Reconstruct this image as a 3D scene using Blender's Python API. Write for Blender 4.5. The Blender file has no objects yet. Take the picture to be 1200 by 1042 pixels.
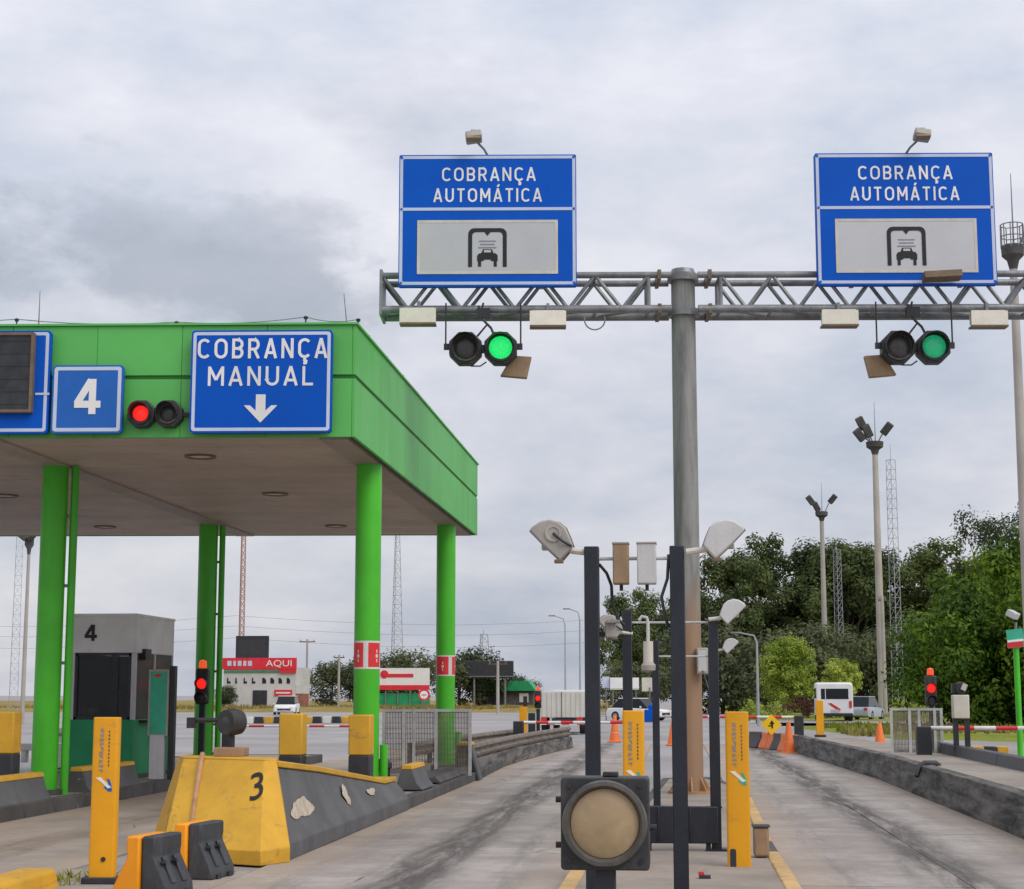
import bpy, bmesh, math, random
from mathutils import Vector, Matrix, noise as mnoise

PI = math.pi
R = math.radians
scene = bpy.context.scene
COL = scene.collection
random.seed(7)

# ------------------------------------------------------------------ camera, sky, sun, exposure
cam_data = bpy.data.cameras.new('camera')
cam_data.lens = 60.0
cam_data.sensor_width = 36.0
cam_data.sensor_fit = 'HORIZONTAL'
cam_data.clip_end = 9000
cam = bpy.data.objects.new('camera', cam_data)
COL.objects.link(cam)
cam.location = (0, 0, 1.7)
cam.rotation_euler = (R(90 + 8.3626), 0, R(5.4537))
scene.camera = cam

SUN_EL, SUN_AZ = 46.0, 128.0      # azimuth measured clockwise from +Y (the road direction); behind and right of the camera
world = bpy.data.worlds.new('World')
scene.world = world
world.use_nodes = True
wn, wl = world.node_tree.nodes, world.node_tree.links
wn.clear()
def wnode(t, **k):
    n = wn.new(t)
    for a, b in k.items():
        setattr(n, a, b)
    return n
w_out = wnode('ShaderNodeOutputWorld')
w_bg = wnode('ShaderNodeBackground')
w_bg.inputs['Strength'].default_value = 0.1
sky = wnode('ShaderNodeTexSky', sky_type='NISHITA')
sky.sun_disc = False
sky.sun_elevation = R(SUN_EL)
sky.sun_rotation = R(SUN_AZ)
sky.air_density = 1.2
sky.dust_density = 2.0
tc = wnode('ShaderNodeTexCoord')
sep = wnode('ShaderNodeSeparateXYZ')
wl.new(tc.outputs['Generated'], sep.inputs[0])
def wmath(op, a, b=None, c=None, clamp=False):
    n = wnode('ShaderNodeMath', operation=op, use_clamp=clamp)
    for i, v in enumerate((a, b, c)):
        if v is None:
            continue
        if isinstance(v, (int, float)):
            n.inputs[i].default_value = v
        else:
            wl.new(v, n.inputs[i])
    return n.outputs[0]
zup = wmath('ABSOLUTE', sep.outputs['Z'])
den = wmath('ADD', zup, 0.22)
cx = wmath('DIVIDE', sep.outputs['X'], den)
cy = wmath('DIVIDE', sep.outputs['Y'], den)
comb = wnode('ShaderNodeCombineXYZ')
wl.new(cx, comb.inputs[0]); wl.new(cy, comb.inputs[1])
def wnoise(scale, detail, rough, off, dist=0.0):
    m = wnode('ShaderNodeMapping')
    m.inputs['Location'].default_value = off
    wl.new(comb.outputs[0], m.inputs[0])
    n = wnode('ShaderNodeTexNoise')
    n.inputs['Scale'].default_value = scale
    n.inputs['Detail'].default_value = detail
    n.inputs['Roughness'].default_value = rough
    n.inputs['Distortion'].default_value = dist
    wl.new(m.outputs[0], n.inputs['Vector'])
    return n.outputs['Fac']
n1 = wnoise(1.5, 7, 0.55, (3.1, 1.7, 0), 0.4)
n2 = wnoise(5.5, 6, 0.6, (7.7, 2.2, 0), 0.5)
def dnoise(scale, detail, rough, off, zs=1.6):
    m = wnode('ShaderNodeMapping')
    m.inputs['Location'].default_value = off
    m.inputs['Scale'].default_value = (1, 1, zs)
    wl.new(tc.outputs['Generated'], m.inputs[0])
    n = wnode('ShaderNodeTexNoise')
    n.inputs['Scale'].default_value = scale
    n.inputs['Detail'].default_value = detail
    n.inputs['Roughness'].default_value = rough
    wl.new(m.outputs[0], n.inputs['Vector'])
    return n.outputs['Fac']
n3 = dnoise(17.0, 8, 0.60, (0.35, 0.8, 0.1))
n4 = dnoise(6.0, 8, 0.6, (2.3, 1.1, 0.6), 2.4)
def wramp(fac, stops):
    r = wnode('ShaderNodeValToRGB')
    cr = r.color_ramp
    while len(cr.elements) < len(stops):
        cr.elements.new(0.5)
    for e, (p, c) in zip(cr.elements, stops):
        e.position = p
        e.color = (c[0], c[1], c[2], 1)
    wl.new(fac, r.inputs[0])
    return r.outputs[0]
mixn = wmath('ADD', wmath('ADD', wmath('MULTIPLY', n1, 0.36), wmath('MULTIPLY', n2, 0.10)), wmath('MULTIPLY', n4, 0.54))
K = 1.0
cloud = wramp(mixn, [(0.30, (0.40, 0.455, 0.545)), (0.43, (0.525, 0.565, 0.635)), (0.53, (0.64, 0.655, 0.70)), (0.66, (0.77, 0.77, 0.785))])
# a darker bank of cloud low in the sky on the left, with its smaller neighbours
def bank(cdir, sx, sz, soft, amount):
    v = Vector(cdir).normalized()
    rt = Vector((v.y, -v.x, 0)).normalized()
    up = rt.cross(v)
    def dot(vec):
        n = wnode('ShaderNodeVectorMath', operation='DOT_PRODUCT')
        wl.new(tc.outputs['Generated'], n.inputs[0])
        n.inputs[1].default_value = vec
        return n.outputs['Value']
    a = wmath('DIVIDE', dot(rt), sx)
    b = wmath('DIVIDE', dot(up * 1.0), sz)
    d = wmath('SQRT', wmath('ADD', wmath('MULTIPLY', a, a), wmath('MULTIPLY', b, b)))
    d = wmath('ADD', d, wmath('MULTIPLY', wmath('SUBTRACT', n3, 0.5), 3.4))
    d = wmath('ADD', d, wmath('MULTIPLY', wmath('SUBTRACT', n4, 0.5), 1.2))
    f = wmath('DIVIDE', wmath('SUBTRACT', 1.0 + soft, d), 2 * soft, clamp=True)
    front = wmath('GREATER_THAN', dot(v), 0.0)
    return wmath('MULTIPLY', wmath('MULTIPLY', f, front), amount)
banks = [bank((-0.2646, 0.9306, 0.253), 0.10, 0.036, 0.34, 0.36),
         bank((-0.270, 0.936, 0.230), 0.125, 0.030, 0.5, 0.26),
         bank((-0.14, 0.934, 0.327), 0.045, 0.022, 0.8, 0.26)]
tot = wmath('ADD', wmath('ADD', banks[0], banks[1]), banks[2], clamp=True)
mx = wnode('ShaderNodeMixRGB', blend_type='MIX')
wl.new(tot, mx.inputs[0]); wl.new(cloud, mx.inputs[1]); mx.inputs[2].default_value = (0.30, 0.335, 0.385, 1)
scl = wnode('ShaderNodeMixRGB', blend_type='MULTIPLY')
scl.inputs[0].default_value = 1.0
low = wnode('ShaderNodeMapRange'); wl.new(zup, low.inputs[0])
low.inputs[1].default_value = 0.0; low.inputs[2].default_value = 0.38; low.inputs[3].default_value = 0.76; low.inputs[4].default_value = 1.04
lowc = wnode('ShaderNodeCombineXYZ')
for i_ in range(3):
    wl.new(wmath('MULTIPLY', low.outputs[0], (10.9, 10.85, 11.2)[i_]), lowc.inputs[i_])
wl.new(mx.outputs[0], scl.inputs[1]); wl.new(lowc.outputs[0], scl.inputs[2])
mixsky = wnode('ShaderNodeMixRGB', blend_type='MIX')
mixsky.inputs[0].default_value = 0.93
wl.new(sky.outputs[0], mixsky.inputs[1]); wl.new(scl.outputs[0], mixsky.inputs[2])
wl.new(mixsky.outputs[0], w_bg.inputs['Color'])
wl.new(w_bg.outputs[0], w_out.inputs[0])

sun_data = bpy.data.lights.new('sun', 'SUN')
sun_data.energy = 1.5
sun_data.angle = R(38)
sun_data.color = (1.0, 0.955, 0.89)
sun = bpy.data.objects.new('sun', sun_data)
COL.objects.link(sun)
sd = Vector((math.sin(R(SUN_AZ)) * math.cos(R(SUN_EL)), math.cos(R(SUN_AZ)) * math.cos(R(SUN_EL)), math.sin(R(SUN_EL))))
sun.rotation_euler = sd.to_track_quat('Z', 'Y').to_euler()
sun.location = sd * 60

vs = scene.view_settings
vs.view_transform = 'Standard'
vs.look = 'None'
vs.gamma = 1.0
vs.use_curve_mapping = False
vs.exposure = 0.2
scene.cycles.max_bounces = 6
scene.cycles.diffuse_bounces = 3
scene.cycles.transparent_max_bounces = 16

# ------------------------------------------------------------------ materials
def srgb(r, g, b):
    f = lambda c: (c / 255 / 12.92) if c / 255 <= 0.04045 else ((c / 255 + 0.055) / 1.055) ** 2.4
    return (f(r), f(g), f(b))

def newmat(name):
    m = bpy.data.materials.new(name)
    m.use_nodes = True
    m.node_tree.nodes.clear()
    return m

class NT:
    def __init__(s, m):
        s.t = m.node_tree; s.n = s.t.nodes; s.l = s.t.links
    def node(s, t, **k):
        n = s.n.new(t)
        for a, b in k.items():
            setattr(n, a, b)
        return n
    def put(s, sock, v):
        if isinstance(v, (int, float)):
            sock.default_value = v
        elif isinstance(v, tuple):
            sock.default_value = v if len(v) == len(sock.default_value) else (*v, 1)
        else:
            s.l.new(v, sock)
    def math(s, op, a, b=None, clamp=False):
        n = s.node('ShaderNodeMath', operation=op, use_clamp=clamp)
        s.put(n.inputs[0], a)
        if b is not None:
            s.put(n.inputs[1], b)
        return n.outputs[0]
    def mix(s, f, a, b, mode='MIX'):
        n = s.node('ShaderNodeMixRGB', blend_type=mode)
        s.put(n.inputs[0], f); s.put(n.inputs[1], a); s.put(n.inputs[2], b)
        return n.outputs[0]
    def pos(s, scale=(1, 1, 1)):
        g = s.node('ShaderNodeNewGeometry')
        m = s.node('ShaderNodeMapping')
        m.inputs['Scale'].default_value = scale
        s.l.new(g.outputs['Position'], m.inputs[0])
        return m.outputs[0]
    def noise(s, vec, scale, detail=5, rough=0.6, dist=0.0):
        n = s.node('ShaderNodeTexNoise')
        n.inputs['Scale'].default_value = scale
        n.inputs['Detail'].default_value = detail
        n.inputs['Roughness'].default_value = rough
        n.inputs['Distortion'].default_value = dist
        s.l.new(vec, n.inputs['Vector'])
        return n.outputs['Fac']
    def rng(s, v, a, b, c=0.0, d=1.0):
        n = s.node('ShaderNodeMapRange')
        n.interpolation_type = 'SMOOTHSTEP'
        s.put(n.inputs[0], v)
        for i, q in enumerate((a, b, c, d)):
            n.inputs[i + 1].default_value = q
        return n.outputs[0]
    def out(s, col, rough=0.6, metal=0.0, bump=None, bstr=0.2, bdist=0.01, spec=0.4):
        p = s.node('ShaderNodeBsdfPrincipled')
        o = s.node('ShaderNodeOutputMaterial')
        s.put(p.inputs['Base Color'], col)
        s.put(p.inputs['Roughness'], rough)
        s.put(p.inputs['Metallic'], metal)
        p.inputs['Specular IOR Level'].default_value = spec
        if bump is not None:
            b = s.node('ShaderNodeBump')
            b.inputs['Strength'].default_value = bstr
            b.inputs['Distance'].default_value = bdist
            s.l.new(bump, b.inputs['Height'])
            s.l.new(b.outputs[0], p.inputs['Normal'])
        s.l.new(p.outputs[0], o.inputs[0])
        return p

def paint(name, col, rough=0.5, var=0.18, scale=2.0, dirt=0.25, dirtcol=(0.10, 0.08, 0.06), streak=True, metal=0.0, bstr=0.15, fine=40, spec=0.4, objvar=0.06, chip=0.0, chipcol=(0.27, 0.25, 0.22)):
    """a painted or raw surface with uneven tone, grime in streaks and fine relief"""
    m = newmat(name); t = NT(m)
    p = t.pos((1, 1, 0.18) if streak else (1, 1, 1))
    p1 = t.pos()
    a = t.noise(p1, scale, 6, 0.6)
    b = t.noise(p, scale * 3.5, 7, 0.65, 0.6)
    c = t.noise(p1, fine, 3, 0.6)
    lo = tuple(x * (1 - var) for x in col); hi = tuple(min(0.95, x * (1 + var)) for x in col)
    base = t.mix(t.rng(a, 0.3, 0.7), lo, hi)
    base = t.mix(t.math('MULTIPLY', t.rng(b, 0.48, 0.78), dirt), base, dirtcol)
    base = t.mix(t.math('MULTIPLY', t.rng(c, 0.45, 0.75), dirt * 0.35), base, dirtcol)
    if chip:
        e = t.noise(p1, 7.0, 9, 0.72, 0.4)
        base = t.mix(t.math('MULTIPLY', t.rng(e, 0.635, 0.655), chip), base, chipcol)
        e2 = t.noise(t.pos((1, 0.5, 2.2)), 2.6, 8, 0.7, 0.8)
        base = t.mix(t.math('MULTIPLY', t.rng(e2, 0.58, 0.66), chip * 0.45), base, tuple(x * 0.35 for x in chipcol))
    oi = t.node('ShaderNodeObjectInfo')
    k = t.math('ADD', t.math('MULTIPLY', oi.outputs['Random'], 2 * objvar), 1 - objvar)
    cc = t.node('ShaderNodeCombineXYZ')
    for i in range(3):
        t.l.new(k, cc.inputs[i])
    base = t.mix(1.0, base, cc.outputs[0], 'MULTIPLY')
    r = t.math('ADD', t.math('MULTIPLY', b, 0.25), rough - 0.12)
    t.out(base, r, metal, c, bstr, 0.01, spec)
    return m

def flat(name, col, rough=0.5, metal=0.0, spec=0.4):
    return paint(name, col, rough, 0.06, 4, 0.06, objvar=0.02, metal=metal, spec=spec, bstr=0.05)

def emit(name, col, strength, base=(0.02, 0.02, 0.02)):
    m = newmat(name); t = NT(m)
    p = t.out(base, 0.25)
    p1 = t.pos()
    v = t.node('ShaderNodeTexVoronoi'); v.inputs['Scale'].default_value = 60
    t.l.new(p1, v.inputs['Vector'])
    c = t.mix(t.rng(v.outputs['Distance'], 0.1, 0.7), col, tuple(x * 0.7 for x in col))
    t.l.new(c, p.inputs['Emission Color'])
    p.inputs['Emission Strength'].default_value = strength
    return m

def glass(name, col, rough=0.05):
    m = newmat(name); t = NT(m)
    p1 = t.pos()
    a = t.noise(p1, 2.5, 4)
    c = t.mix(a, tuple(x * 0.6 for x in col), col)
    t.out(c, t.math('ADD', t.math('MULTIPLY', a, 0.1), rough), 0.0, spec=0.22)
    return m

def slab_mat():
    m = newmat('concrete_slab'); t = NT(m)
    p = t.pos(); ps = t.pos((1, 0.11, 1))
    g = t.node('ShaderNodeNewGeometry'); sx = t.node('ShaderNodeSeparateXYZ')
    t.l.new(g.outputs['Position'], sx.inputs[0])
    a = t.noise(p, 0.7, 8, 0.65); b = t.noise(p, 4.0, 8, 0.7); f = t.noise(p, 55, 3, 0.6)
    st = t.noise(ps, 3.6, 10, 0.74, 0.5); st2 = t.noise(t.pos((1, 0.16, 1)), 1.0, 8, 0.66, 0.4); sp = t.noise(p, 120, 2, 0.7); sp2 = t.noise(p, 24, 6, 0.75)
    base = t.mix(t.rng(a, 0.30, 0.72), (0.262, 0.222, 0.20), (0.435, 0.39, 0.355))
    base = t.mix(t.math('MULTIPLY', t.rng(b, 0.42, 0.75), 0.45), base, (0.20, 0.175, 0.155))
    oi = t.node('ShaderNodeObjectInfo')
    k = t.math('ADD', t.math('MULTIPLY', oi.outputs['Random'], 0.22), 0.88)
    cc = t.node('ShaderNodeCombineXYZ')
    for i in range(3):
        t.l.new(k, cc.inputs[i])
    base = t.mix(1.0, base, cc.outputs[0], 'MULTIPLY')
    # oil and rubber down the middle of each lane
    wob = t.math('MULTIPLY', t.math('SUBTRACT', st2, 0.5), 0.75)
    xx = t.math('ADD', sx.outputs['X'], wob)
    ds = [t.math('ABSOLUTE', t.math('SUBTRACT', xx, c)) for c in (-2.55, 2.62, -7.5)]
    d = t.math('MINIMUM', t.math('MINIMUM', ds[0], ds[1]), ds[2])
    oil = t.math('MULTIPLY', t.rng(d, 0.56, 0.12), t.rng(st, 0.30, 0.60))
    base = t.mix(t.math('MULTIPLY', oil, 0.95), base, (0.062, 0.052, 0.045))
    # rubber of the two wheel tracks
    tr = t.math('ABSOLUTE', t.math('SUBTRACT', d, 1.0))
    trk = t.math('MULTIPLY', t.rng(tr, 0.3, 0.06), t.rng(st, 0.4, 0.72))
    base = t.mix(t.math('MULTIPLY', trk, 0.8), base, (0.15, 0.135, 0.125))
    # dust that gathers along the kerbs
    es = [t.math('ABSOLUTE', t.math('SUBTRACT', sx.outputs['X'], c)) for c in (-4.05, -1.0, 1.05, 4.1, -6.0, -9.1)]
    e = es[0]
    for q in es[1:]:
        e = t.math('MINIMUM', e, q)
    dust = t.math('MULTIPLY', t.rng(e, 0.75, 0.05), t.rng(b, 0.3, 0.62))
    base = t.mix(t.math('MULTIPLY', dust, 0.8), base, (0.40, 0.30, 0.215))
    l4 = t.math('MULTIPLY', t.rng(sx.outputs['X'], -5.6, -6.4), t.rng(a, 0.2, 0.6))
    base = t.mix(t.math('MULTIPLY', l4, 0.6), base, (0.37, 0.285, 0.21))
    base = t.mix(t.math('MULTIPLY', t.rng(f, 0.5, 0.75), 0.35), base, (0.12, 0.11, 0.10))
    base = t.mix(t.math('MULTIPLY', t.rng(sp2, 0.56, 0.72), 0.45), base, (0.11, 0.10, 0.09))
    base = t.mix(t.math('MULTIPLY', t.rng(sp, 0.52, 0.70), 0.30), base, (0.60, 0.57, 0.54))
    # hairline cracks
    v = t.node('ShaderNodeTexVoronoi', feature='DISTANCE_TO_EDGE')
    v.inputs['Scale'].default_value = 0.42
    wv = t.node('ShaderNodeMixRGB'); wv.inputs[0].default_value = 0.12
    nz = t.node('ShaderNodeTexNoise'); nz.inputs['Scale'].default_value = 2.5; nz.inputs['Detail'].default_value = 6
    t.l.new(p, nz.inputs['Vector']); t.l.new(p, wv.inputs[1]); t.l.new(nz.outputs['Color'], wv.inputs[2])
    t.l.new(wv.outputs[0], v.inputs['Vector'])
    crk = t.math('MULTIPLY', t.rng(v.outputs['Distance'], 0.006, 0.002), t.rng(a, 0.5, 0.62))
    base = t.mix(t.math('MULTIPLY', crk, 0.8), base, (0.05, 0.045, 0.04))
    t.out(base, t.math('ADD', t.math('MULTIPLY', b, 0.2), 0.62), 0, sp, 0.35, 0.006, 0.3)
    return m

def ground_mat():
    m = newmat('apron_concrete'); t = NT(m)
    p = t.pos(); ps = t.pos((0.35, 1, 1))
    a = t.noise(p, 0.12, 7, 0.6); b = t.noise(ps, 0.8, 7, 0.65); f = t.noise(p, 12, 4, 0.7)
    base = t.mix(t.rng(a, 0.3, 0.7), (0.27, 0.255, 0.25), (0.39, 0.37, 0.365))
    base = t.mix(t.math('MULTIPLY', t.rng(b, 0.5, 0.75), 0.4), base, (0.19, 0.175, 0.165))
    base = t.mix(t.math('MULTIPLY', t.rng(f, 0.5, 0.8), 0.2), base, (0.14, 0.13, 0.12))
    t.out(base, 0.8, 0, f, 0.3, 0.01, 0.25)
    return m

def grass_mat(name, c1, c2, dry):
    m = newmat(name); t = NT(m)
    p = t.pos()
    a = t.noise(p, 0.15, 6, 0.6); b = t.noise(p, 1.7, 6, 0.7); f = t.noise(p, 9, 4, 0.7)
    base = t.mix(t.rng(b, 0.3, 0.7), c1, c2)
    base = t.mix(t.rng(a, 0.42, 0.62), base, dry)
    base = t.mix(t.math('MULTIPLY', t.rng(f, 0.4, 0.8), 0.5), base, tuple(x * 0.35 for x in c1))
    t.out(base, 0.9, 0, f, 0.6, 0.05, 0.1)
    return m

def leaf_mat(name, dark, light, trans=0.3):
    m = newmat(name); t = NT(m)
    p = t.pos(); a = t.noise(p, 0.35, 4, 0.6); b = t.noise(p, 2.2, 3, 0.6)
    oi = t.node('ShaderNodeObjectInfo')
    f = t.math('ADD', t.math('MULTIPLY', a, 0.9), t.math('MULTIPLY', b, 0.55))
    f = t.math('ADD', f, t.math('MULTIPLY', t.math('SUBTRACT', oi.outputs['Random'], 0.5), 0.25))
    c = t.mix(t.rng(f, 0.48, 1.0), dark, light)
    d = t.node('ShaderNodeBsdfPrincipled')
    t.put(d.inputs['Base Color'], c); d.inputs['Roughness'].default_value = 0.6
    d.inputs['Specular IOR Level'].default_value = 0.25
    tr = t.node('ShaderNodeBsdfTranslucent'); t.put(tr.inputs[0], c)
    mxs = t.node('ShaderNodeMixShader'); mxs.inputs[0].default_value = trans
    t.l.new(d.outputs[0], mxs.inputs[1]); t.l.new(tr.outputs[0], mxs.inputs[2])
    o = t.node('ShaderNodeOutputMaterial'); t.l.new(mxs.outputs[0], o.inputs[0])
    return m

def pole_mat():
    """galvanised tube, grey above, browned by iron dust lower down where the coating has gone"""
    m = newmat('weathered_mast'); t = NT(m)
    p = t.pos((1, 1, 0.12)); p1 = t.pos()
    g = t.node('ShaderNodeNewGeometry'); sx = t.node('ShaderNodeSeparateXYZ'); t.l.new(g.outputs['Position'], sx.inputs[0])
    a = t.noise(p, 5, 7, 0.65, 0.5); b = t.noise(p1, 9, 6, 0.7)
    base = t.mix(t.rng(a, 0.32, 0.66), (0.16, 0.165, 0.155), (0.30, 0.30, 0.285))
    base = t.mix(t.math('MULTIPLY', t.rng(a, 0.60, 0.72), 0.6), base, (0.24, 0.14, 0.06))
    base = t.mix(t.math('MULTIPLY', t.rng(b, 0.62, 0.74), 0.75), base, (0.06, 0.055, 0.05))
    zz = t.math('ADD', sx.outputs['Z'], t.math('MULTIPLY', t.math('SUBTRACT', a, 0.5), 2.4))
    base = t.mix(t.math('MULTIPLY', t.rng(zz, 3.9, 2.4), 0.88), base, (0.335, 0.195, 0.105))
    t.out(base, 0.55, 0.15, b, 0.2, 0.01)
    return m

M = {}
M['slab'] = slab_mat()
M['ground'] = ground_mat()
M['grass'] = grass_mat('verge_grass', (0.15, 0.20, 0.025), (0.28, 0.31, 0.04), (0.31, 0.27, 0.09))
M['drygrass'] = grass_mat('dry_verge_grass', (0.27, 0.20, 0.07), (0.40, 0.28, 0.11), (0.24, 0.21, 0.06))
M['groove'] = paint('groove_green', (0.012, 0.15, 0.008), 0.6, 0.1, 1, 0.1)
M['green'] = paint('fascia_green', (0.085, 0.45, 0.075), 0.5, 0.06, 0.8, 0.08, (0.10, 0.25, 0.08), objvar=0.05, spec=0.75)
M['colgreen'] = paint('column_green', (0.062, 0.48, 0.014), 0.38, 0.10, 1.2, 0.12, (0.03, 0.12, 0.02), spec=0.5)
M['darkgreen'] = paint('booth_green', (0.014, 0.30, 0.115), 0.5, 0.15, 1.5, 0.2)
M['teal'] = paint('panel_teal', (0.045, 0.44, 0.27), 0.45, 0.15, 3, 0.15)
M['soffit'] = paint('soffit_board', (0.50, 0.40, 0.335), 0.6, 0.10, 0.7, 0.22, (0.22, 0.16, 0.12), streak=False, objvar=0.05)
M['soffitbeam'] = paint('soffit_beam', (0.36, 0.29, 0.25), 0.6, 0.10, 0.7, 0.25, (0.18, 0.13, 0.10), streak=False)
M['kerbfaded'] = paint('faded_kerb_yellow', (0.56, 0.36, 0.15), 0.7, 0.2, 3, 0.4, (0.25, 0.19, 0.13))
M['yellow'] = paint('kerb_yellow', (0.66, 0.36, 0.028), 0.6, 0.12, 1.6, 0.30, (0.34, 0.20, 0.06), chip=0.75)
M['bollard'] = paint('bollard_yellow', (0.76, 0.345, 0.008), 0.42, 0.07, 1.5, 0.14, (0.45, 0.25, 0.04), chip=0.3)
M['orange'] = paint('plastic_orange', (0.92, 0.33, 0.01), 0.45, 0.08, 2, 0.12, (0.4, 0.2, 0.05))
M['blackpl'] = paint('plastic_black', (0.045, 0.048, 0.055), 0.5, 0.2, 3, 0.3, (0.16, 0.15, 0.14))
M['black'] = paint('black_paint', (0.028, 0.030, 0.036), 0.45, 0.2, 3, 0.15, (0.10, 0.09, 0.08))
M['post'] = paint('dark_post_paint', (0.018, 0.021, 0.030), 0.42, 0.2, 2, 0.15, (0.10, 0.09, 0.085))
M['grey'] = paint('grey_paint_concrete', (0.105, 0.105, 0.11), 0.7, 0.2, 1.5, 0.4, (0.17, 0.15, 0.125), chip=0.8)
M['kerbdark'] = paint('dirty_kerb', (0.075, 0.073, 0.073), 0.75, 0.3, 1.2, 0.5, (0.16, 0.13, 0.10), streak=False, chip=0.7)
M['wall'] = paint('dirty_concrete_wall', (0.135, 0.128, 0.118), 0.8, 0.6, 1.3, 0.9, (0.035, 0.033, 0.031), bstr=0.5, fine=14, streak=False)
def wall_mat():
    m = newmat('grimy_wall'); t = NT(m)
    p = t.pos((1, 0.16, 1.5)); p1 = t.pos()
    a = t.noise(p, 3.6, 9, 0.70, 0.3); b = t.noise(t.pos((1, 0.4, 1)), 12, 8, 0.75, 0.3); f = t.noise(p1, 26, 4, 0.7); c = t.noise(p1, 0.9, 5, 0.6)
    base = t.mix(t.rng(a, 0.34, 0.68), (0.040, 0.038, 0.036), (0.215, 0.20, 0.185))
    base = t.mix(t.math('MULTIPLY', t.rng(b, 0.48, 0.72), 0.65), base, (0.045, 0.042, 0.040))
    base = t.mix(t.math('MULTIPLY', t.rng(c, 0.54, 0.72), 0.3), base, (0.25, 0.235, 0.215))
    base = t.mix(t.math('MULTIPLY', t.rng(f, 0.55, 0.75), 0.35), base, (0.30, 0.28, 0.25))
    t.out(base, 0.85, 0, f, 0.6, 0.012, 0.25)
    return m
M['wall'] = wall_mat()
M['concrete'] = paint('island_concrete', (0.30, 0.255, 0.215), 0.8, 0.2, 0.8, 0.4, (0.14, 0.12, 0.10), streak=False, bstr=0.3)
M['barepatch'] = paint('bare_render', (0.52, 0.44, 0.34), 0.8, 0.2, 6, 0.4, (0.25, 0.2, 0.15), streak=False)
M['galv'] = paint('galvanised_steel', (0.235, 0.24, 0.245), 0.42, 0.25, 4, 0.4, (0.08, 0.078, 0.075), metal=0.35)
M['galvlight'] = paint('light_steel', (0.52, 0.52, 0.51), 0.45, 0.15, 3, 0.25, (0.16, 0.14, 0.12), metal=0.15)
M['rail'] = paint('weathered_rail', (0.20, 0.165, 0.135), 0.6, 0.35, 3, 0.6, (0.07, 0.055, 0.045), metal=0.1)
M['mast'] = pole_mat()
M['mastconc'] = paint('mast_concrete', (0.42, 0.385, 0.34), 0.75, 0.12, 0.5, 0.25, (0.20, 0.18, 0.15))
M['blue'] = paint('sign_blue', (0.001, 0.088, 0.50), 0.55, 0.06, 0.9, 0.05, (0.01, 0.05, 0.3), spec=0.15)
M['blue4'] = paint('sign_blue_faded', (0.012, 0.12, 0.46), 0.4, 0.08, 1.2, 0.08, (0.01, 0.05, 0.3), spec=0.35)
M['signwhite'] = paint('sign_white', (0.80, 0.78, 0.76), 0.45, 0.04, 2, 0.06, (0.45, 0.42, 0.38))
M['signborder'] = paint('sign_border', (0.55, 0.60, 0.74), 0.45, 0.05, 2, 0.06, (0.3, 0.3, 0.4))
M['signgrey'] = paint('sign_panel_grey', (0.50, 0.505, 0.52), 0.5, 0.04, 1.2, 0.06, (0.35, 0.34, 0.33), streak=False)
M['signback'] = paint('sign_back_aluminium', (0.50, 0.50, 0.56), 0.45, 0.08, 2, 0.15, metal=0.2)
M['printblack'] = flat('print_black', (0.012, 0.013, 0.014), 0.5)
M['printgrey'] = flat('print_grey', (0.24, 0.25, 0.28), 0.5)
M['led'] = paint('led_matrix', (0.032, 0.034, 0.038), 0.35, 0.3, 6, 0.3, (0.075, 0.065, 0.055))
M['bronze'] = paint('brown_frame', (0.17, 0.115, 0.07), 0.5, 0.2, 4, 0.3)
M['brownbox'] = paint('tan_box', (0.32, 0.21, 0.125), 0.6, 0.15, 4, 0.3, (0.12, 0.08, 0.05))
M['cream'] = paint('cream_housing', (0.60, 0.56, 0.48), 0.5, 0.08, 4, 0.25, (0.25, 0.20, 0.14))
M['device'] = paint('device_grey', (0.40, 0.375, 0.335), 0.5, 0.10, 5, 0.3, (0.22, 0.18, 0.14))
M['devwhite'] = paint('device_white', (0.56, 0.555, 0.54), 0.45, 0.06, 5, 0.2, (0.3, 0.26, 0.22))
M['lens'] = paint('dusty_amber_lens', (0.39, 0.285, 0.165), 0.3, 0.16, 5, 0.35, (0.33, 0.19, 0.08), streak=False, bstr=0.08, fine=25)
M['lensdark'] = paint('dark_lens', (0.055, 0.052, 0.052), 0.25, 0.2, 8, 0.3, (0.12, 0.11, 0.10), streak=False)
M['housing'] = paint('signal_housing', (0.034, 0.034, 0.036), 0.5, 0.25, 5, 0.35, (0.13, 0.11, 0.095))
M['ring'] = paint('signal_ring', (0.085, 0.080, 0.074), 0.4, 0.25, 6, 0.4, (0.20, 0.16, 0.12))
M['emred'] = emit('red_signal', (1.0, 0.02, 0.015), 1.1, (0.3, 0.01, 0.01))
M['emred2'] = emit('red_orange_lamp', (1.0, 0.10, 0.02), 0.8, (0.4, 0.04, 0.02))
M['emgreen'] = emit('green_signal', (0.02, 0.95, 0.20), 0.85, (0.01, 0.25, 0.06))
M['emgreen2'] = emit('dim_green_signal', (0.02, 0.50, 0.22), 0.45, (0.02, 0.22, 0.10))
M['lamp'] = paint('floodlight_glass', (0.80, 0.75, 0.64), 0.3, 0.06, 6, 0.15, (0.5, 0.4, 0.28))
M['boothgrey'] = paint('booth_grey', (0.76, 0.755, 0.74), 0.45, 0.10, 1.2, 0.15, (0.12, 0.11, 0.10))
M['boothlight'] = paint('booth_trim', (0.55, 0.54, 0.56), 0.5, 0.1, 2, 0.15)
M['boothglass'] = glass('booth_glass', (0.010, 0.011, 0.014), 0.12)
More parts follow.
